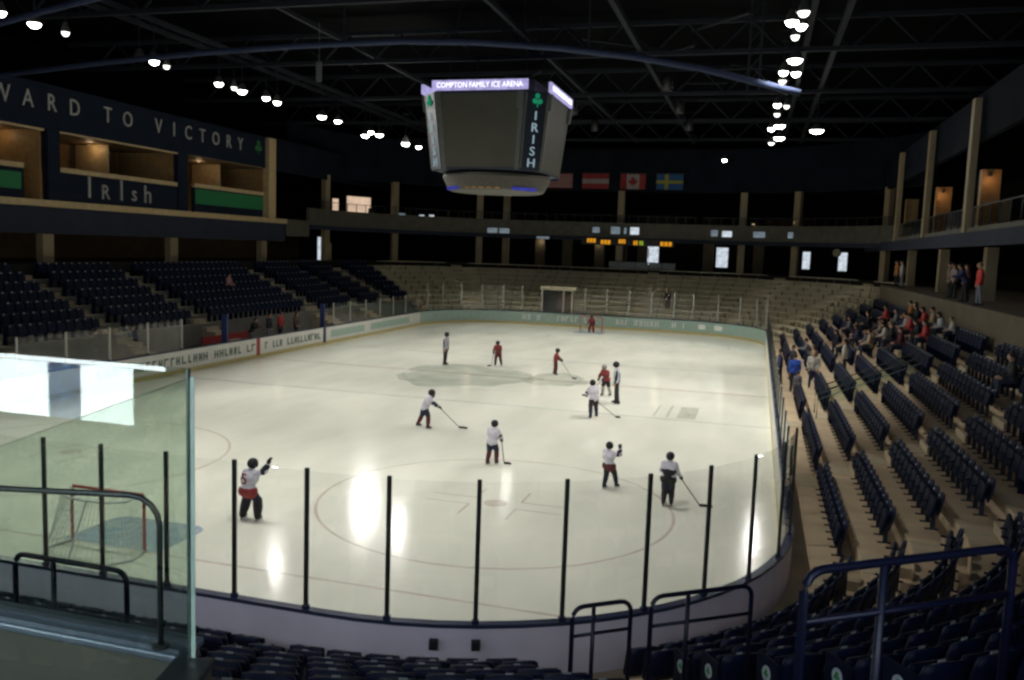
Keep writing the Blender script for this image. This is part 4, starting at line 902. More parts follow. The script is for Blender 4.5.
# ------------------------------------------------------------------ goals
def goal(label, y, sg):
    t = thing('hockey_goal', label, 'goal', (0, y, 0), 0 if sg > 0 else PI)
    r = .035
    MB().tube([(-.915, 0, 0), (-.915, 0, 1.18), (-.88, 0, 1.22), (.88, 0, 1.22), (.915, 0, 1.18), (.915, 0, 0)], r, 10).build('frame', M['netred'], t, smooth=True)
    base = [(-.915, 0, .03), (-1.05, -.55, .03), (-.75, -1.0, .03), (0, -1.12, .03), (.75, -1.0, .03), (1.05, -.55, .03), (.915, 0, .03)]; topc = [(-.88, 0, 1.2), (-.80, -.42, 1.17), (-.45, -.55, 1.15), (0, -.58, 1.15), (.45, -.55, 1.15), (.80, -.42, 1.17), (.88, 0, 1.2)]
    MB().tube(base, .032, 8).build('base_frame', M['netwhite'], t, smooth=True); MB().tube(topc, .026, 8).build('top_frame', M['netwhite'], t, smooth=True)
    MB().tube([(0, -.58, 1.15), (0, -1.12, .05)], .024, 8).build('centre_strut', M['netwhite'], t)
    b = MB()
    def lerp(P, u):
        q = u * (len(P) - 1); i = min(int(q), len(P) - 2); return V3(P[i]).lerp(V3(P[i + 1]), q - i)
    for k in range(1, 36): b.tube([lerp(base, k / 36), lerp(topc, k / 36)], .005, 3)
    for k in range(1, 10): b.tube([lerp(base, j / 18).lerp(lerp(topc, j / 18), k / 10) for j in range(19)], .005, 3)
    for k in range(1, 14): x = -.88 + 1.76 * k / 14; q = min(range(19), key=lambda j: abs(lerp(topc, j / 18).x - x) if 3 < j < 15 else 9); b.tube([(x, 0, 1.21), lerp(topc, q / 18)], .005, 3)
    b.build('net', mat('white net cord ' + ('a' if sg > 0 else 'b'), (.5, .5, .48), .8), t)
goal('white-netted hockey goal with red posts beside its blue crease, behind the glass barrier', 0, 1)
goal('small far hockey goal behind the red goalkeeper', 54.2, -1)
#PART3
# ------------------------------------------------------------------ people
def remesh(mb, name, voxel, smooth_it=2):
    me = mb.mesh(name); o = bpy.data.objects.new(name, me); COL.objects.link(o)
    r = o.modifiers.new('r', 'REMESH'); r.mode = 'VOXEL'; r.voxel_size = voxel; r.use_smooth_shade = True
    s_ = o.modifiers.new('s', 'SMOOTH'); s_.iterations = smooth_it; s_.factor = .5
    bpy.context.view_layer.update()
    out = bpy.data.meshes.new_from_object(o.evaluated_get(bpy.context.evaluated_depsgraph_get()))
    bpy.data.objects.remove(o); bpy.data.meshes.remove(me); out.shade_smooth(); out.name = name
    return out
def nrm(v): return V3(v).normalized()
class Fig:
    """joint positions of one figure; x to its right, y forward, z up. angles in degrees"""
    def __init__(s, H, lean=5, crouch=0, legs=((10, 5, 4), (-10, 5, 4)), arms=(((.25, .1, -1), (.1, .6, -.8)), ((-.25, .1, -1), (-.1, .6, -.8))), seated=False, foot=.03, turn=0, side=0):
        s.H = H; L = math.radians(lean); up_ = V3((math.sin(math.radians(side)), math.sin(L), math.cos(L))).normalized()
        th, sh = .245 * H, .235 * H
        s.leg = []
        s.pelvis = V3((0, 0, 0)); hw = .058 * H
        for i, (fw, kn, sp) in enumerate(legs):     # thigh forward angle, knee bend, spread angle ; i=0 right
            sx = 1 if i == 0 else -1
            hip = V3((sx * hw, 0, 0)); a = math.radians(fw); q = math.radians(sp) * sx
            kd = V3((math.sin(q), math.sin(a), -math.cos(a) * math.cos(q))).normalized(); knee = hip + kd * th
            a2 = math.radians(fw - kn); q2 = q * .8; ad = V3((math.sin(q2), math.sin(a2), -math.cos(a2) * math.cos(q2))).normalized(); ank = knee + ad * sh
            s.leg.append([hip, knee, ank])
        low_ = min(l[2].z for l in s.leg) - .045 * H - foot
        off = V3((0, 0, -low_)); s.pelvis += off
        for l in s.leg:
            for j in range(3): l[j] = l[j] + off
        s.chest = s.pelvis + up_ * .19 * H; s.neck = s.pelvis + up_ * .30 * H
        hd = (up_ * .5 + V3((0, .12, 1)) * .5).normalized(); s.headc = s.neck + hd * .098 * H + V3((0, .012 * H, 0))
        s.hup = hd
        t_ = math.radians(turn); right = V3((math.cos(t_), math.sin(t_), 0)); s.right = right
        s.arm = []
        for i, (u_, f_) in enumerate(arms):
            sx = 1 if i == 0 else -1
            shd = s.neck - up_ * .035 * H + right * sx * .108 * H; el = shd + nrm(u_) * .165 * H; wr = el + nrm(f_) * .145 * H
            s.arm.append([shd, el, wr, nrm(f_)])
    def body(s):
        H = s.H; b = MB(); p = s.pelvis
        b.capsule(s.leg[0][0] + V3((0, 0, .02 * H)), s.leg[1][0] + V3((0, 0, .02 * H)), .062 * H); b.capsule(p, s.chest, .064 * H, .074 * H); b.capsule(s.chest - s.right * .04 * H, s.chest + s.right * .04 * H, .066 * H)
        b.capsule(s.arm[0][0], s.arm[1][0], .036 * H); b.capsule(s.chest, s.neck - (s.neck - s.chest) * .2, .07 * H, .05 * H); b.capsule(s.neck - (s.neck - s.chest) * .2, s.headc, .032 * H, .030 * H)
        h = s.headc; q = s.hup.to_track_quat('Z', 'Y').to_matrix(); b.sphere(h + s.hup * .012 * H, .062 * H, .82, .98, 1.08, rot=q)
        b.sphere(h - s.hup * .03 * H + V3((0, .014 * H, 0)), .044 * H, .85, .95, .9, rot=q)                      # jaw
        b.capsule(h + V3((0, .058 * H, .006 * H)), h + V3((0, .066 * H, -.012 * H)), .007 * H, .010 * H, 6)        # nose
        for sx in (-1, 1): b.sphere(h + V3((sx * .052 * H, -.002 * H, 0)), .014 * H, .4, .8, 1.2, 8, 6)            # ears
        for l in s.leg:
            b.capsule(l[0], l[1], .050 * H, .034 * H); b.capsule(l[1], l[2], .033 * H, .021 * H); b.capsule(l[2] - V3((0, .015 * H, .02 * H)), l[2] + V3((0, .075 * H, -.03 * H)), .022 * H, .018 * H)
        for a in s.arm:
            b.capsule(a[0], a[1], .030 * H, .023 * H); b.capsule(a[1], a[2], .023 * H, .016 * H); b.capsule(a[2], a[2] + a[3] * .045 * H, .018 * H, .022 * H)
        return b
    def fingers(s, b=None, curl=.5):
        """five separate fingers on each palm"""
        b = b or MB(); H = s.H
        for i, a in enumerate(s.arm):
            f = a[3]; side = f.cross(V3((0, 0, 1))); side = side.normalized() if side.length > .1 else V3((1, 0, 0)); nrm_ = side.cross(f).normalized(); palm = a[2] + f * .05 * H
            for k, (off, ln) in enumerate(((-.017, .036), (-.006, .042), (.006, .040), (.017, .031))):
                p0 = palm + side * off * H; p1 = p0 + f * ln * H * .55 - nrm_ * ln * H * .2 * curl; p2 = p1 + (f * .4 - nrm_ * curl).normalized() * ln * H * .55
                b.tube([p0, p1, p2], .0058 * H, 6, .0042 * H)
            sd = -1 if i == 0 else 1; p0 = a[2] + f * .02 * H + side * sd * .016 * H; b.tube([p0, p0 + (side * sd * .7 + f * .7) * .025 * H, p0 + (side * sd * .5 + f) * .042 * H], .0065 * H, 6, .005 * H)
        return b
    def face(s):
        b = MB(); h = s.headc; H = s.H
        for sx in (-1, 1): b.sphere(h + V3((sx * .021 * H, .055 * H, .012 * H)), .007 * H, u=8, v=6)
        b.capsule(h + V3((-.016 * H, .052 * H, -.036 * H)), h + V3((.016 * H, .052 * H, -.036 * H)), .004 * H, n=6)
        return b
    def top(s, puff=1.0, hem=.0, sleeve=1.0, bulk=1.0):
        H = s.H; b = MB(); k = puff
        b.capsule(s.leg[0][0] + V3((0, 0, .02 * H - hem * H)), s.leg[1][0] + V3((0, 0, .02 * H - hem * H)), .070 * H * k)
        b.capsule(s.pelvis, s.chest, .074 * H * k, .084 * H * k); b.capsule(s.chest - s.right * .045 * H * bulk, s.chest + s.right * .045 * H * bulk, .076 * H * k)
        b.capsule(s.arm[0][0], s.arm[1][0], .048 * H * k); b.capsule(s.chest, s.neck - (s.neck - s.chest) * .15, .078 * H * k, .052 * H * k)
        for a in s.arm:
            b.capsule(a[0], a[1], .046 * H * k, .036 * H * k)
            if sleeve > .5: b.capsule(a[1], a[2] - a[3] * .01 * H, .035 * H * k, .026 * H * k)
        return b
    def shortsb(s, k=1.0, ln=.85):
        H = s.H; b = MB(); b.capsule(s.leg[0][0] + V3((0, 0, .012 * H)), s.leg[1][0] + V3((0, 0, .012 * H)), .074 * H * k)
        for l in s.leg: b.capsule(l[0], l[0].lerp(l[1], ln), .066 * H * k, .056 * H * k)
        return b
    def trousers(s):
        H = s.H; b = MB(); b.capsule(s.leg[0][0] + V3((0, 0, .015 * H)), s.leg[1][0] + V3((0, 0, .015 * H)), .067 * H)
        for l in s.leg: b.capsule(l[0], l[1], .056 * H, .042 * H); b.capsule(l[1], l[2] + V3((0, 0, .01 * H)), .042 * H, .034 * H)
        return b
    def socks(s, k=1.):
        b = MB(); H = s.H
        for l in s.leg: b.capsule(l[1].lerp(l[0], .08), l[1].lerp(l[2], .45), .046 * H * k, .046 * H * k); b.capsule(l[1].lerp(l[2], .4), l[2], .045 * H * k, .034 * H * k)
        return b
    def shoes(s):
        b = MB(); H = s.H
        for l in s.leg: b.capsule(l[2] - V3((0, .02 * H, .018 * H)), l[2] + V3((0, .085 * H, -.028 * H)), .029 * H, .022 * H); b.capsule(l[2] + V3((0, 0, .01 * H)), l[2] - V3((0, .01 * H, .015 * H)), .030 * H)
        return b
    def skates(s, i):
        H = s.H; l = s.leg[i]; b = MB(); b.capsule(l[2] - V3((0, .025 * H, .018 * H)), l[2] + V3((0, .08 * H, -.026 * H)), .031 * H, .024 * H); b.capsule(l[2] + V3((0, 0, .03 * H)), l[2] - V3((0, .01 * H, .01 * H)), .036 * H)
        return b
    def blade(s, i):
        l = s.leg[i]; H = s.H; z0 = l[2].z - .045 * H; b = MB(); b.box((l[2].x, l[2].y + .025 * H, z0 - .022), (.008, .17 * H, .022)).box((l[2].x, l[2].y - .02 * H, z0 - .004), (.02, .03, .03)).box((l[2].x, l[2].y + .06 * H, z0 - .004), (.02, .03, .03)); return b
    def helmet(s, k=1.):
        H = s.H; q = s.hup.to_track_quat('Z', 'Y').to_matrix(); b = MB(); b.sphere(s.headc + s.hup * .020 * H - V3((0, .004 * H, 0)), .089 * H * k, .94, 1.08, 1.0, 14, 10, q)
        return b
    def cage(s):
        H = s.H; h = s.headc; b = MB()
        for k in range(5): x = (-.04 + .02 * k) * H; b.tube([h + V3((x, .066 * H, .03 * H)), h + V3((x * .95, .088 * H, -.01 * H)), h + V3((x * .6, .07 * H, -.058 * H))], .003 * H, 4)
        for z in (.0, -.03): b.tube([h + V3((-.056 * H, .04 * H, z * H)), h + V3((0, .09 * H, z * H)), h + V3((.056 * H, .04 * H, z * H))], .003 * H, 4)
        return b
    def hairb(s, long=False):
        H = s.H; q = s.hup.to_track_quat('Z', 'Y').to_matrix(); b = MB(); b.sphere(s.headc + s.hup * .026 * H - V3((0, .012 * H, 0)), .064 * H, .92, 1.02, 1.0, 12, 8, q)
        if long: b.capsule(s.headc - V3((0, .03 * H, .0)), s.headc - V3((0, .04 * H, .09 * H)), .05 * H, .045 * H)
        return b
    def glove(s, i):
        H = s.H; a = s.arm[i]; b = MB(); b.capsule(a[2] - a[3] * .03 * H, a[2] + a[3] * .03 * H, .034 * H, .036 * H); f = a[3]; side = f.cross(V3((0, 0, 1))); side = side.normalized() if side.length > .1 else V3((1, 0, 0)); dn = side.cross(f).normalized() * -1
        for off in (-.024, -.008, .008, .024): p0 = a[2] + f * .05 * H + side * off * H; b.capsule(p0, p0 + f * .025 * H, .0125 * H, n=8); b.capsule(p0 + f * .025 * H, p0 + f * .03 * H + dn * .028 * H, .012 * H, n=8)
        b.capsule(a[2] + f * .02 * H + side * (.03 if i else -.03) * H, a[2] + f * .05 * H + side * (.042 if i else -.042) * H, .012 * H, n=8)
        return b

CM = {}
def cm(col, nm=None):
    k = tuple(col)
    if k not in CM: CM[k] = cloth('cloth %d' % len(CM) if nm is None else nm, col)
    return CM[k]
WHITE, NAVY, RED, BLACK, GREY, MAROON = (.60, .57, .63), (.012, .015, .038), (.25, .03, .03), (.012, .012, .014), (.30, .29, .28), (.085, .012, .016)
STEEL = mat('steel blade', (.35, .35, .36), .3, .8); STICK = mat('stick shaft', (.16, .13, .09), .5); STICKB = mat('stick blade tape', (.02, .02, .022), .7)
def skater(label, loc, hd, fig, jersey, yoke, pants, sock, helmet=BLACK, glove=NAVY, hem=None, ref=False, goalie=False, number=None):
    H = fig.H; v = H * .0125; t = thing('person', label, 'person', (loc[0], loc[1], 0), math.radians(hd))
    bmesh_body = remesh(fig.body(), 'body', v); o = link('body', bmesh_body, M['skin'], t)
    link('jersey', remesh(fig.top(1.34 if not ref else 1.12, .0 if ref else .012, 1., 1.35 if not ref else 1.), 'jersey', v * 1.1), jersey if not isinstance(jersey, tuple) else cm(jersey), t)
    if yoke:
        b = MB()
        for a in fig.arm: b.capsule(a[0].lerp(a[1], .75), a[1].lerp(a[2], .55), .060 * H, .050 * H)
        link('sleeve_band', remesh(b, 'sleeve_band', v), cm(yoke), t)['label'] = 'dark sleeve bands'
    if hem:
        b = MB(); p = fig.pelvis + V3((0, 0, -.030 * H)); b.capsule(p - fig.right * .066 * H, p + fig.right * .066 * H, .112 * H); link('jersey_hem', remesh(b, 'jersey_hem', v), cm(hem), t)['label'] = 'red jersey hem'
    if ref: link('trousers', remesh(fig.trousers(), 'trousers', v), cm(pants), t)
    else:
        link('hockey_pants', remesh(fig.shortsb(1.22), 'hockey_pants', v), cm(pants), t)
        link('socks', remesh(fig.socks(1.28 if not goalie else 1.75), 'goal_pads' if goalie else 'socks', v), cm(sock), t)
    for i in (0, 1):
        k = link('skate', remesh(fig.skates(i), 'skate', v), cm(BLACK), t); fig.blade(i).build('blade', STEEL, k)
        if not ref: link('glove', remesh(fig.glove(i), 'glove', H * .009, 1), cm(glove), t)
    if ref: fig.fingers().build('fingers', M['skin'], t)
    h = link('helmet', remesh(fig.helmet(.88 if ref else 1.), 'helmet', H * .01), cm(helmet), t)
    if not ref: fig.cage().build('face_cage', cm((.05, .05, .05)), h)
    fig.face().build('face_features', M['eye'], t)
    if number:
        me = text_mesh(number, .26 * H, .012); c = fig.chest + V3((0, -.135 * H, -.08 * H)); o = link('jersey_number', me, cm(RED), t, c); o.rotation_euler = (PI / 2, 0, 0); o['label'] = 'red number on the back'
    return t
def w2(t_loc, hd, p):
    a = math.radians(hd); return V3((t_loc[0] + p.x * math.cos(a) - p.y * math.sin(a), t_loc[1] + p.x * math.sin(a) + p.y * math.cos(a), p.z))
def stick(label, a, tip, bl=(.25, 0)):
    """shaft from a hand to the heel on the ice, then the blade"""
    a = V3(a); tip = V3(tip); t = thing('hockey_stick', label, 'hockey stick', (tip.x, tip.y, 0))
    MB().tube([a - tip, V3((0, 0, .045))], .016, 6).build('shaft', STICK, t)
    e = V3((bl[0], bl[1], 0)); rz = math.atan2(e.y, e.x)
    b = MB(); b.prism([(0, .0), (e.length, .0), (e.length, .06), (e.length * .5, .075), (0, .07)], -.012, .012, 'y'); b.build('blade', STICKB, t, rz=rz)
def stripes_mat():
    m, t, out = nt('striped referee cloth'); b = t.nodes.new('ShaderNodeBsdfPrincipled'); tc = t.nodes.new('ShaderNodeTexCoord'); w = t.nodes.new('ShaderNodeTexWave'); w.inputs['Scale'].default_value = 3.2
    r = t.nodes.new('ShaderNodeValToRGB'); r.color_ramp.interpolation = 'CONSTANT'; r.color_ramp.elements[0].color = (.02, .02, .025, 1); r.color_ramp.elements[1].position = .42; r.color_ramp.elements[1].color = (.55, .56, .62, 1)
    t.links.new(tc.outputs['Object'], w.inputs['Vector']); t.links.new(w.outputs['Fac'], r.inputs['Fac']); t.links.new(r.outputs['Color'], b.inputs['Base Color']); b.inputs['Roughness'].default_value = .8; t.links.new(b.outputs[0], out.inputs[0]); return m
REFM = stripes_mat()
F = .045
down = ((.2, .15, -1), (-.05, .75, -.6)); downL = ((-.2, .15, -1), (.05, .75, -.6))
bothstick = (((.30, .35, -.9), (-.35, .8, -.55)), ((-.30, .35, -.9), (.45, .8, -.4)))
# heading: 0 = facing the far end (away from the viewer); 90 = facing left
f = Fig(1.78, 3, 0, ((2, 3, 3), (-2, 3, 3)), (((.12, .05, -1), (.0, .1, -1)), ((-.12, .05, -1), (0, .1, -1))), foot=F); skater('referee in striped shirt and black trousers standing at the left of far ice', (-3.53, 29.65), -95, f, REFM, None, BLACK, BLACK, ref=True)
f = Fig(1.80, 4, 0, ((4, 5, 4), (-3, 4, 4)), (((.12, .05, -1), (.0, .3, -1)), ((-.15, .05, -1), (0, .2, -1))), foot=F); skater('referee in striped shirt standing close behind a red skater and white skater', (7.28, 21.97), 100, f, REFM, None, BLACK, BLACK, ref=True)
def mk(label, loc, hd, H, lean, legs, arms, jersey, yoke, pants, sock, tip=None, hand=0, bl=(.25, 0), slab=None, **kw):
    f = Fig(H, lean, 0, legs, arms, foot=F, turn=kw.pop('turn', 0), side=kw.pop('side', 0)); skater(label, loc, hd, f, jersey, yoke, pants, sock, **kw)
    if tip: stick(slab, w2(loc, hd, f.arm[hand][2] + f.arm[hand][3] * .05 * H), (tip[0], tip[1], .03), bl)
st = ((14, 18, 6), (-6, 14, 6)); wide = ((22, 26, 13), (-12, 12, 13)); cr = ((38, 46, 9), (30, 42, 9))
mk('red skater standing alone in far ice, facing the viewer', (-.8, 30.79), 172, 1.38, 12, st, bothstick, RED, MAROON, MAROON, BLACK, (-1.1, 30.45), 0, (-.2, -.05), 'stick of the red skater left of centre')
mk('slim red skater seen from the side beyond the faded centre ice', (2.89, 29.05), -80, 1.36, 8, ((10, 14, 3), (-2, 8, 3)), bothstick, RED, MAROON, MAROON, MAROON, (4.0, 28.2), 0, (.25, -.02), 'stick reaching right from the slim red skater')
mk('red skater bent forward beside the striped referee', (6.50, 23.83), 150, 1.42, 18, st, bothstick, RED, MAROON, BLACK, (.3, .28, .27), (5.7, 23.4), 1, (-.22, 0), 'stick of the red skater beside the referee', helmet=(.28, .24, .22))
mk('white skater in front of the striped referee with stick at the right', (6.93, 18.43), 40, 1.48, 14, ((16, 14, 12), (-12, 14, 14)), bothstick, WHITE, NAVY, (.03, .010, .014), NAVY, (7.75, 18.9), 0, (.2, .02), 'stick beside the white skater near the referee')
mk('white skater striding right with stick stretched out, left of centre', (1.6, 13.83), -62, 1.43, 26, wide, (((.25, .65, -.8), (.0, .9, -.5)), ((-.75, -.25, -.45), (-.1, .75, .35))), WHITE, NAVY, NAVY, MAROON, (2.75, 14.35), 0, (.32, .02), 'long stick stretched to the right of the striding white skater')
mk('white skater with dark sleeves seen from behind in middle of near ice', (5.42, 9.78), -18, 1.32, 12, ((24, 30, 4), (6, 20, 4)), bothstick, WHITE, NAVY, NAVY, MAROON, (5.75, 10.05), 0, (.22, .02), 'short stick of the white skater seen from behind')
mk('white skater leaning left with one arm raised, left of the dark skater', (9.22, 8.55), -35, 1.27, 4, ((28, 16, 4), (2, 14, 4)), (((.75, .45, -.05), (-.25, .25, .95)), ((-.25, .25, -1), (.1, .7, -.6))), WHITE, NAVY, BLACK, NAVY, side=-9, hem=MAROON)
mk('skater in dark vest over white sleeves, back turned, stick to the right', (10.94, 7.61), -8, 1.36, 6, ((8, 12, 2), (0, 8, 1)), (((.3, .2, -.9), (.2, .7, -.6)), ((-.3, .2, -.9), (.3, .8, -.3))), WHITE, None, NAVY, BLACK, (11.75, 7.9), 0, (.34, .02), 'long stick reaching right of the skater in the dark vest')
# dark vest of that skater
f = Fig(1.36, 6, 0, ((8, 12, 2), (0, 8, 1)), (((.3, .2, -.9), (.2, .7, -.6)), ((-.3, .2, -.9), (.3, .8, -.3))), foot=F)
b = MB(); b.capsule(f.leg[0][0] + V3((0, 0, -.03)), f.leg[1][0] + V3((0, 0, -.03)), .148); b.capsule(f.pelvis, f.chest - V3((0, 0, .03)), .15, .16); b.capsule(f.chest - f.right * .08 - V3((0, 0, .03)), f.chest + f.right * .08 - V3((0, 0, .03)), .14)
vest_owner = [o for o in COL.objects if o.get('label', '').startswith('skater in dark vest')][0]; link('vest', remesh(b, 'vest', .018), cm(BLACK), vest_owner)['label'] = 'dark vest'
f = Fig(1.46, 14, 0, ((30, 40, 9), (22, 34, 14)), (((.85, .35, .35), (.25, .2, .9)), ((-.45, .1, -.9), (-.2, .45, -.8))), foot=F)
skater('white goalkeeper from behind with red number, one glove raised', (1.73, 2.52), -12, f, WHITE, NAVY, NAVY, BLACK, glove=BLACK, hem=RED, goalie=True, number='5')
f = Fig(1.45, 18, 0, ((34, 46, 9), (34, 46, 9)), (((.4, .35, -.8), (.15, .7, -.6)), ((-.4, .35, -.8), (-.15, .7, -.6))), foot=F)
skater('red goalkeeper crouching in front of the far goal', (.17, 53.6), 180, f, RED, MAROON, MAROON, RED, glove=MAROON, goalie=True)

# spectators: a few poses shared, each copy with clothes of its own
PROTO = {}
ZIN = []
def proto(key, fig, long=False):
    v = fig.H * .015
    bm_ = fig.body(); me = remesh(bm_, 'body', v)
    PROTO[key] = dict(body=me, jacket=remesh(fig.top(1.04, .01), 'jacket', v), trousers=remesh(fig.trousers(), 'trousers', v), shoes=remesh(fig.shoes(), 'shoes', v), hair=remesh(fig.hairb(long), 'hair', fig.H * .012), fingers=fig.fingers().mesh('fingers'), face_features=fig.face().mesh('face_features'), seat=fig.pelvis.z)
arm_lap = (((.22, .2, -1), (-.35, .85, -.3)), ((-.22, .2, -1), (.35, .85, -.3))); arm_dn = (((.16, .02, -1), (0, .25, -1)), ((-.16, .02, -1), (0, .25, -1))); arm_pk = (((.25, -.05, -1), (-.25, .5, -.8)), ((-.25, -.05, -1), (.25, .5, -.8)))
sit_l = ((84, 88, 5), (86, 84, 6))
proto('sit', Fig(1.72, 8, 0, sit_l, arm_lap, foot=.0)); proto('sitlean', Fig(1.68, 28, 0, sit_l, arm_lap, foot=.0), True)
proto('sitkid', Fig(1.35, 10, 0, sit_l, arm_lap, foot=.0)); proto('stand', Fig(1.78, 2, 0, ((3, 4, 3), (-3, 3, 3)), arm_dn, foot=.0)); proto('standpk', Fig(1.70, 4, 0, ((5, 6, 3), (0, 5, 3)), arm_pk, foot=.0), True)
proto('leanrail', Fig(1.74, 22, 0, ((6, 8, 4), (0, 6, 4)), (((.2, .5, -.8), (-.2, .9, .1)), ((-.2, .5, -.8), (.2, .9, .1))), foot=.0)); proto('kid', Fig(1.25, 4, 0, ((3, 4, 3), (-3, 3, 3)), arm_dn, foot=.0))
def spect(label, kind, loc, hd, top, legs=(.03, .035, .06), hair=(.03, .02, .012), group='spectators', shoes=(.02, .02, .02)):
    P = PROTO[kind]; t = thing('person', label, 'person', loc, math.radians(hd))
    link('body', P['body'], M['skin'], t)
    for q, c in (('jacket', top), ('trousers', legs), ('shoes', shoes), ('hair', hair)):
        o = bpy.data.objects.new(q, P[q]); COL.objects.link(o); o.parent = t; setmat(o, cm(c))
    for q, m in (('fingers', M['skin']), ('face_features', M['eye'])):
        if not P[q].materials: P[q].materials.append(m)
        o = bpy.data.objects.new(q, P[q]); COL.objects.link(o); o.parent = t
    return t
def seated(label, seg, t_, k, top, kind='sit', **kw):
    p = at(seg, t_, tread_d(k) + .50, tread_z(k)); hd = math.degrees(heading(seg, t_)) + 180
    a = math.radians(hd); p = p + V3((0, 0, 0)); P = PROTO[kind]; p.z = tread_z(k, seg) + max(0, .50 + .09 - P['seat'])
    return spect(label, kind, p, hd, top, **kw)
RW = (.45, .05, .05); TAN = (.32, .24, .15); BLU = (.02, .06, .32); CREAM = (.45, .43, .38); DK = (.014, .014, .018); NB = (.02, .03, .09); PINK = (.4, .2, .22); OR = (.4, .16, .03); GR = (.15, .15, .16)
crowd = [(29.5, 6, RW, 'sit', 'red jacket'), (30.6, 6, CREAM, 'sit', 'cream coat'), (32.0, 7, DK, 'sitlean', 'black coat'), (28.9, 7, TAN, 'sit', 'tan coat'), (30.2, 7, RW, 'sitlean', 'red sweater and long hair'), (31.2, 5, DK, 'sit', 'black jacket'), (29.9, 5, CREAM, 'sitlean', 'white top'), (32.6, 5, TAN, 'sitkid', 'tan top, a child'), (33.6, 6, GR, 'sit', 'grey jacket'),
         (34.3, 4, MAROON, 'sit', 'maroon sweater'), (32.9, 4, NB, 'sitlean', 'navy coat'), (30.8, 4, GR, 'sitkid', 'grey jacket, a child'), (29.2, 4, TAN, 'sit', 'brown coat'), (34.9, 7, OR, 'sit', 'orange jacket'), (33.3, 7, DK, 'sit', 'dark coat'), (31.7, 6, NB, 'sitkid', 'navy top, a child'), (28.7, 5, DK, 'sit', 'dark coat and fair hair'), (26.4, 7, (.5, .5, .5), 'sitlean', 'pale grey top and long hair'), (25.5, 6, RW, 'sit', 'bright red hooded top'), (26.5, 6, DK, 'sitlean', 'black top and long hair'), (36.8 + .6, 6, RW, 'sit', 'red coat beyond the fifth aisle'), (24.8, 7, CREAM, 'sitkid', 'white shirt, a child'),
         (37.6, 5, DK, 'sit', 'black coat beyond the fifth aisle'), (31.0 + .6, 3, TAN, 'sit', 'tan jacket'), (33.9, 3, DK, 'sitlean', 'black hooded top'), (26.0, 5, MAROON, 'sit', 'maroon jacket'), (38.6, 4, GR, 'sit', 'grey coat beyond the fifth aisle')]
for y, k, c, kd, ds in crowd: seated(f'seated spectator in {ds}, {ordw(k + 1)} row of the right stand crowd', 'R', y, k, c, kd, hair=(.22, .14, .06) if 'fair' in ds or kd == 'sitkid' else (.03, .02, .012))
seated('seated spectator in dark coat alone high in the right stand near the viewer', 'R', 12.4, 6, DK, 'sit')
seated('seated spectator in red top at the picture edge of right stand', 'R', 4.6, 5, RW, 'sitlean')
seated('spectator in pale pink top sitting alone in left stand', 'L', 33.4, 6, PINK, 'sit')
spect('man in bright blue jacket standing by the right boards', 'stand', (14.80, 27.3, .355), 12, (.03, .10, .50), (.03, .03, .04))
spect('person in cream jacket and navy trousers standing next to the blue-jacketed man', 'standpk', (15.55, 26.2, tread_z(1, 'R')), 165, CREAM, (.02, .03, .10), hair=(.25, .16, .08))
spect('child in grey hooded top in front of the blue-jacketed man', 'kid', (14.85, 25.0, .355), 20, (.22, .21, .24), GR)
spect('person in navy coat standing at the right boards beyond the blue jacket', 'stand', (14.2, 29.6, .31), 100, NB, DK)
spect('person in brown coat standing by the second row beyond the blue jacket', 'standpk', (15.75, 28.9, tread_z(1, 'R')), 60, TAN, DK)
spect('person in white shirt and black trousers standing in the aisle of right stand', 'stand', (17.0, 27.75, tread_z(2, 'R')), 80, CREAM, DK)
spect('person in grey sweater standing low in right stand by the stairs', 'leanrail', (15.75, 32.4, tread_z(1, 'R')), 90, GR, DK)
spect('person in dark top standing among low seats beyond the crowd', 'stand', (14.9, 31.5, .355), 110, DK, GR)
# people on the right concourse
spect('person in red jacket standing on the right concourse', 'stand', (22.0 - .35, 24.6, CZ), 90, (.55, .05, .04), (.16, .17, .2), hair=(.2, .12, .06))
spect('person in navy coat leaning at the concourse edge left of the red jacket', 'leanrail', (21.75, 27.6, CZ), 90, NB, DK)
spect('person in tan coat standing on the concourse above the crowd', 'stand', (22.1, 32.6, CZ), 70, TAN, DK)
spect('person in grey-pink top standing beside tan coat on the concourse', 'standpk', (22.1, 31.6, CZ), 110, (.26, .2, .2), DK)
spect('person in dark maroon coat standing on the right concourse behind the crowd', 'standpk', (22.3, 29.8, CZ), 90, (.1, .03, .04), DK)
spect('person in orange jacket far along the right concourse', 'stand', (22.0, 49.0, CZ), 100, OR, DK)
spect('person in pale top far along the right concourse near the orange jacket', 'stand', (21.8, 45.5, CZ), 90, CREAM, GR)
# benches on the left
bench_t = thing('penalty_bench', 'red bench seat behind the left boards', 'bench', (-15.2, 26.6, .35)); MB().box((0, 0, .42), (.4, 4.4, .10), bevel=.03).build('seat', cm((.30, .03, .03)), bench_t); MB().box((-.25, 0, .72), (.08, 4.4, .4), bevel=.03).build('backrest', cm((.30, .03, .03)), bench_t)
for y in (-1.9, 0, 1.9): MB().box((0, y, .19), (.3, .06, .38)).build('leg', M['railgrey'], bench_t)
spect('person in black top leaning over the left boards by the red bench', 'leanrail', (-15.3, 28.9, .35), -90, DK, GR)
spect('person in black jacket and pale jeans standing behind the left boards', 'stand', (-15.6, 31.2, .35), -90, DK, (.20, .21, .23))
spect('person in red jacket standing behind the left boards', 'stand', (-15.9, 33.0, .0 + .35), -90, (.34, .03, .03), DK)
spect('person in brown coat standing behind the left boards by blue post', 'standpk', (-15.4, 34.0, .35), -90, (.09, .06, .04), DK)
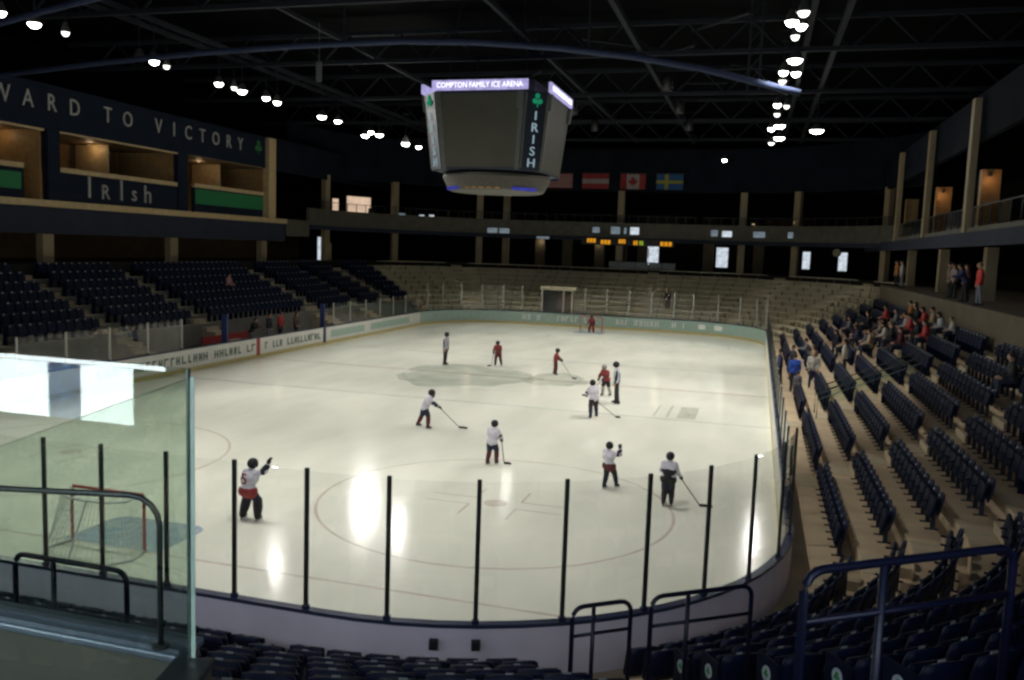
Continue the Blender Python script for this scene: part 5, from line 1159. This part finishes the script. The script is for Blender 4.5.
for i, y in enumerate((24.6, 35.2)):
    o = MB().box((-14.15, y, 1.45), (.34, .12, 2.2), bevel=.03).box((-14.15, y, .36), (.45, .3, .03)).build('bench_divider', mat('blue padding %d' % i, (.03, .05, .16), .6)); tag(o, ('nearer', 'farther')[i] + ' blue padded divider beside the left team benches', 'divider', 'blue bench dividers')
spect('person in navy top standing at the front of left stand', 'stand', (-16.9, 20.9, .35), -90, NB, (.03, .05, .12))
spect('person in dark coat on the lower left stand steps', 'stand', (-17.1, 18.6, .35), -60, (.05, .045, .035), DK)
p = at('F', 5.4, tread_d(3) + .2, tread_z(3)); spect('person in black standing alone among the far benches', 'stand', p, 180, DK, DK)
p = at('FL', 30, 11.4, 8.4); spect('dark figure standing before the lit room in far left corner', 'stand', p, math.degrees(heading('FL', 30)) + 180, DK, DK)
for i, tt in enumerate((75.3, 70.3)):
    p = at('NR', tt, .16, .86); t = thing('junction_box', ('left', 'right')[i] + ' small black box fixed to the outside of the near boards', 'box', p, heading('NR', tt), 'black boxes on the near boards')
    MB().box((0, .02, 0), (.13, .09, .15), bevel=.012).build('casing', M['black'], t); MB().box((0, .068, .02), (.09, .012, .05), bevel=.004).build('cover', M['seatmetal'], t)

# ------------------------------------------------------------------ world, camera, view
w = bpy.data.worlds.new('World'); sc.world = w; w.use_nodes = True
bg = w.node_tree.nodes['Background']; bg.inputs['Color'].default_value = (.35, .45, .7, 1); bg.inputs['Strength'].default_value = .003
cam = bpy.data.cameras.new('Camera'); co = bpy.data.objects.new('Camera', cam); COL.objects.link(co)
cam.sensor_width = 36; cam.sensor_fit = 'HORIZONTAL'; cam.lens = FPX / 1024 * 36; cam.clip_start = .05; cam.clip_end = 300
mw = Matrix((rt, up, -fd)).transposed().to_4x4(); mw.translation = CAM; co.matrix_world = mw
sc.camera = co
vs = sc.view_settings; vs.view_transform = 'Standard'; vs.look = 'None'; vs.gamma = 1; vs.exposure = 0.0; vs.use_curve_mapping = False
cy = sc.cycles; cy.use_denoising = True; cy.max_bounces = 10; cy.transparent_max_bounces = 24; cy.diffuse_bounces = 3; cy.glossy_bounces = 3; cy.sample_clamp_indirect = 4.; cy.use_light_tree = True; cy.filter_width = 2.6; cy.caustics_reflective = False; cy.caustics_refractive = False
